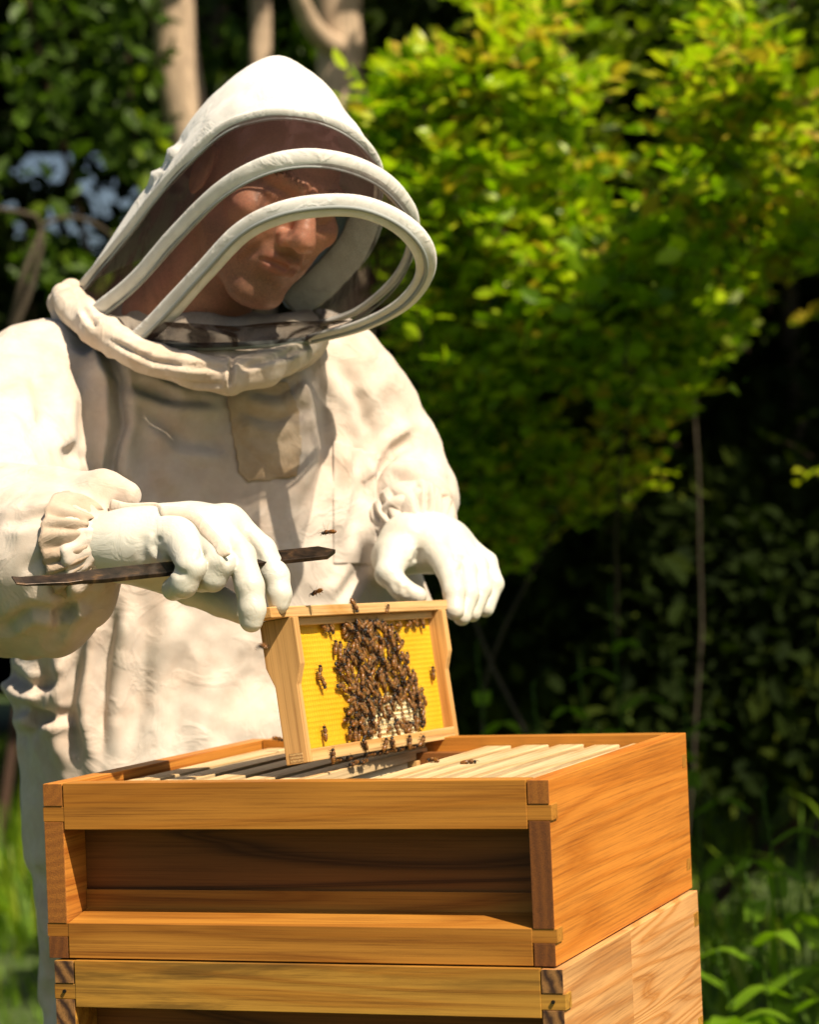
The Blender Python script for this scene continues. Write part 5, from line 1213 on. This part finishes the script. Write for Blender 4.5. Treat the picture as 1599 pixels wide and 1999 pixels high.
# ---- tall grass, weeds and lawn
def blades(n, uvd, h0, h1, w, name, label, seed, bend=.5, kind='stuff', shade=0.0, tb=0.0):
    u0, u1, d0, d1 = uvd; d_ = np.sqrt(rng.uniform(d0**2, d1**2, n)); rt = (rng.uniform(u0, u1, n)-799.5)/FPX*d_; base = CAM+rt[:, None]*HR+d_[:, None]*HF
    ok = ~((base[:, 0] > -.75) & (base[:, 0] < .6) & (base[:, 1] > -.3) & (base[:, 1] < 1.15)); base = base[ok]; n = len(base); base[:, 2] = -.03
    cl = .65+.5*vnoise(base*np.array([1.6, 1.6, 0])+3, seed); h = rng.uniform(h0, h1, n)*cl; az = rng.uniform(0, 2*np.pi, n); dr = np.stack([np.cos(az), np.sin(az), 0*az], 1); bd = bend*rng.uniform(.3, 1.3, n); sdv = np.stack([-np.sin(az), np.cos(az), 0*az], 1)
    ts = np.array([0, .3, .6, .85, 1.0]); ww = np.array([1, 1, .8, .45, .03]); V = np.zeros((n, 10, 3))
    for k, (t, wk) in enumerate(zip(ts, ww)):
        c_ = base+np.outer(h*t, [0, 0, 1.])*(1-.35*(bd*t)[:, None]*t)+dr*(h*bd*t*t*.8)[:, None]; V[:, 2*k] = c_-sdv*(w*wk*.5); V[:, 2*k+1] = c_+sdv*(w*wk*.5)
    F = (np.arange(n)[:, None, None]*10+np.array([(2*k, 2*k+1, 2*k+3, 2*k+2) for k in range(4)])[None]).reshape(-1, 4)
    me = me_from(name, V.reshape(-1, 3), F, True); at = me.attributes.new('tint', 'FLOAT', 'FACE'); tn = np.clip(.45+tb+.25*rng.normal(size=n), 0, 1); at.data.foreach_set('value', np.repeat(tn, 4).astype(np.float32)[:len(me.polygons)])
    o_ = link(name, me, None, M['grass']); tag(o_, label, 'grass', None, kind); return o_
blades(26000, (-500, 2300, 3.2, 16), .10, .26, .007, 'grass', 'lush green meadow grass covering the ground', 101, tb=.15)
blades(380, (820, 1950, 4.6, 6.6), .35, .78, .013, 'tall_grass', 'tall arching grass in the shade right of the hive', 103, bend=.75)
blades(1300, (-500, 700, 7.5, 10), .25, .55, .012, 'tall_grass', 'longer grass at the foot of the left bushes', 105, bend=.6, tb=.2)
def weed(label, u_, v_, d_, h, seed):
    g0 = ground(u_, d_); root = empty('weed', tuple(g0)); tag(root, label, 'weed', 'tall weeds right of the hive'); top = U(u_, v_, d_)-g0
    st = cr([(0, 0, 0), (top[0]*.3+.02, top[1]*.3, top[2]*.5), tuple(top)], 30); V, F = tube_arrays(st, np.linspace(.005, .0015, 30), 6); link('stem', me_from('stem', V, fix_quads(F)), root, M['grass'])
    for k in range(9):
        p = st[8+int(k*2.2)]; az = k*2.4+seed; L = .20-.012*k; d2 = np.array([math.cos(az), math.sin(az), .5]); pts_ = cr([p, p+d2*L*.5, p+d2*L*np.array([1, 1, .1])], 8); w = .018*np.sin(np.linspace(.25, 1, 8)*np.pi)**.7+.001
        sdv = np.cross(d2, [0, 0, 1.]); sdv /= np.linalg.norm(sdv); V = np.vstack([pts_-sdv*w[:, None], pts_+[0, 0, -.003], pts_+sdv*w[:, None]]); F = [(i_, i_+1, i_+9, i_+8) for i_ in range(7)]+[(i_+8, i_+9, i_+17, i_+16) for i_ in range(7)]
        me = bpy.data.meshes.new('leaf'); me.from_pydata([tuple(a) for a in V], [], F); me.polygons.foreach_set('use_smooth', [True]*14); at = me.attributes.new('tint', 'FLOAT', 'FACE'); at.data.foreach_set('value', [.5+.04*(k % 4)]*14); link('leaf', me, root, M['grass'])
    sd = [tube_arrays([st[-1-(j % 9)], st[-1-(j % 9)]+np.array([math.cos(j*2.1)*.008, math.sin(j*2.1)*.008, .012])], [.0028, .0012], 5) for j in range(27)]
    V, F = join_arrays(sd); link('seed_head', me_from('seed_head', V, fix_quads(F)), root, M['grass'])
for k, (u_, v_, d_, lb) in enumerate([(1490, 1545, 4.6, 'tall weed with a thin upright seed head right of the box corner'), (1455, 1700, 4.3, 'leafy weed beside the lower pine box at the right'), (1560, 1640, 4.8, 'weed with forked side shoots near the right edge'),
        (1130, 1290, 5.6, 'weed arching above the back rim of the hive, left of two'), (1190, 1150, 6.0, 'tall thin weed with a reddish stem above the hive'), (1330, 1330, 5.6, 'small pale weed just above the far corner of the hive'),
        (930, 1260, 5.6, 'weed rising between the lifted frame and the hive rim'), (1400, 1850, 4.2, 'low leafy weed at the foot of the frame\'s right side'), (1040, 1340, 5.2, 'weed with drooping blades behind the bare top bars'), (1540, 1900, 4.2, 'bright broad-leaved weed in the bottom right corner')]):
    weed(lb, u_, v_, d_, 1, k*1.3)
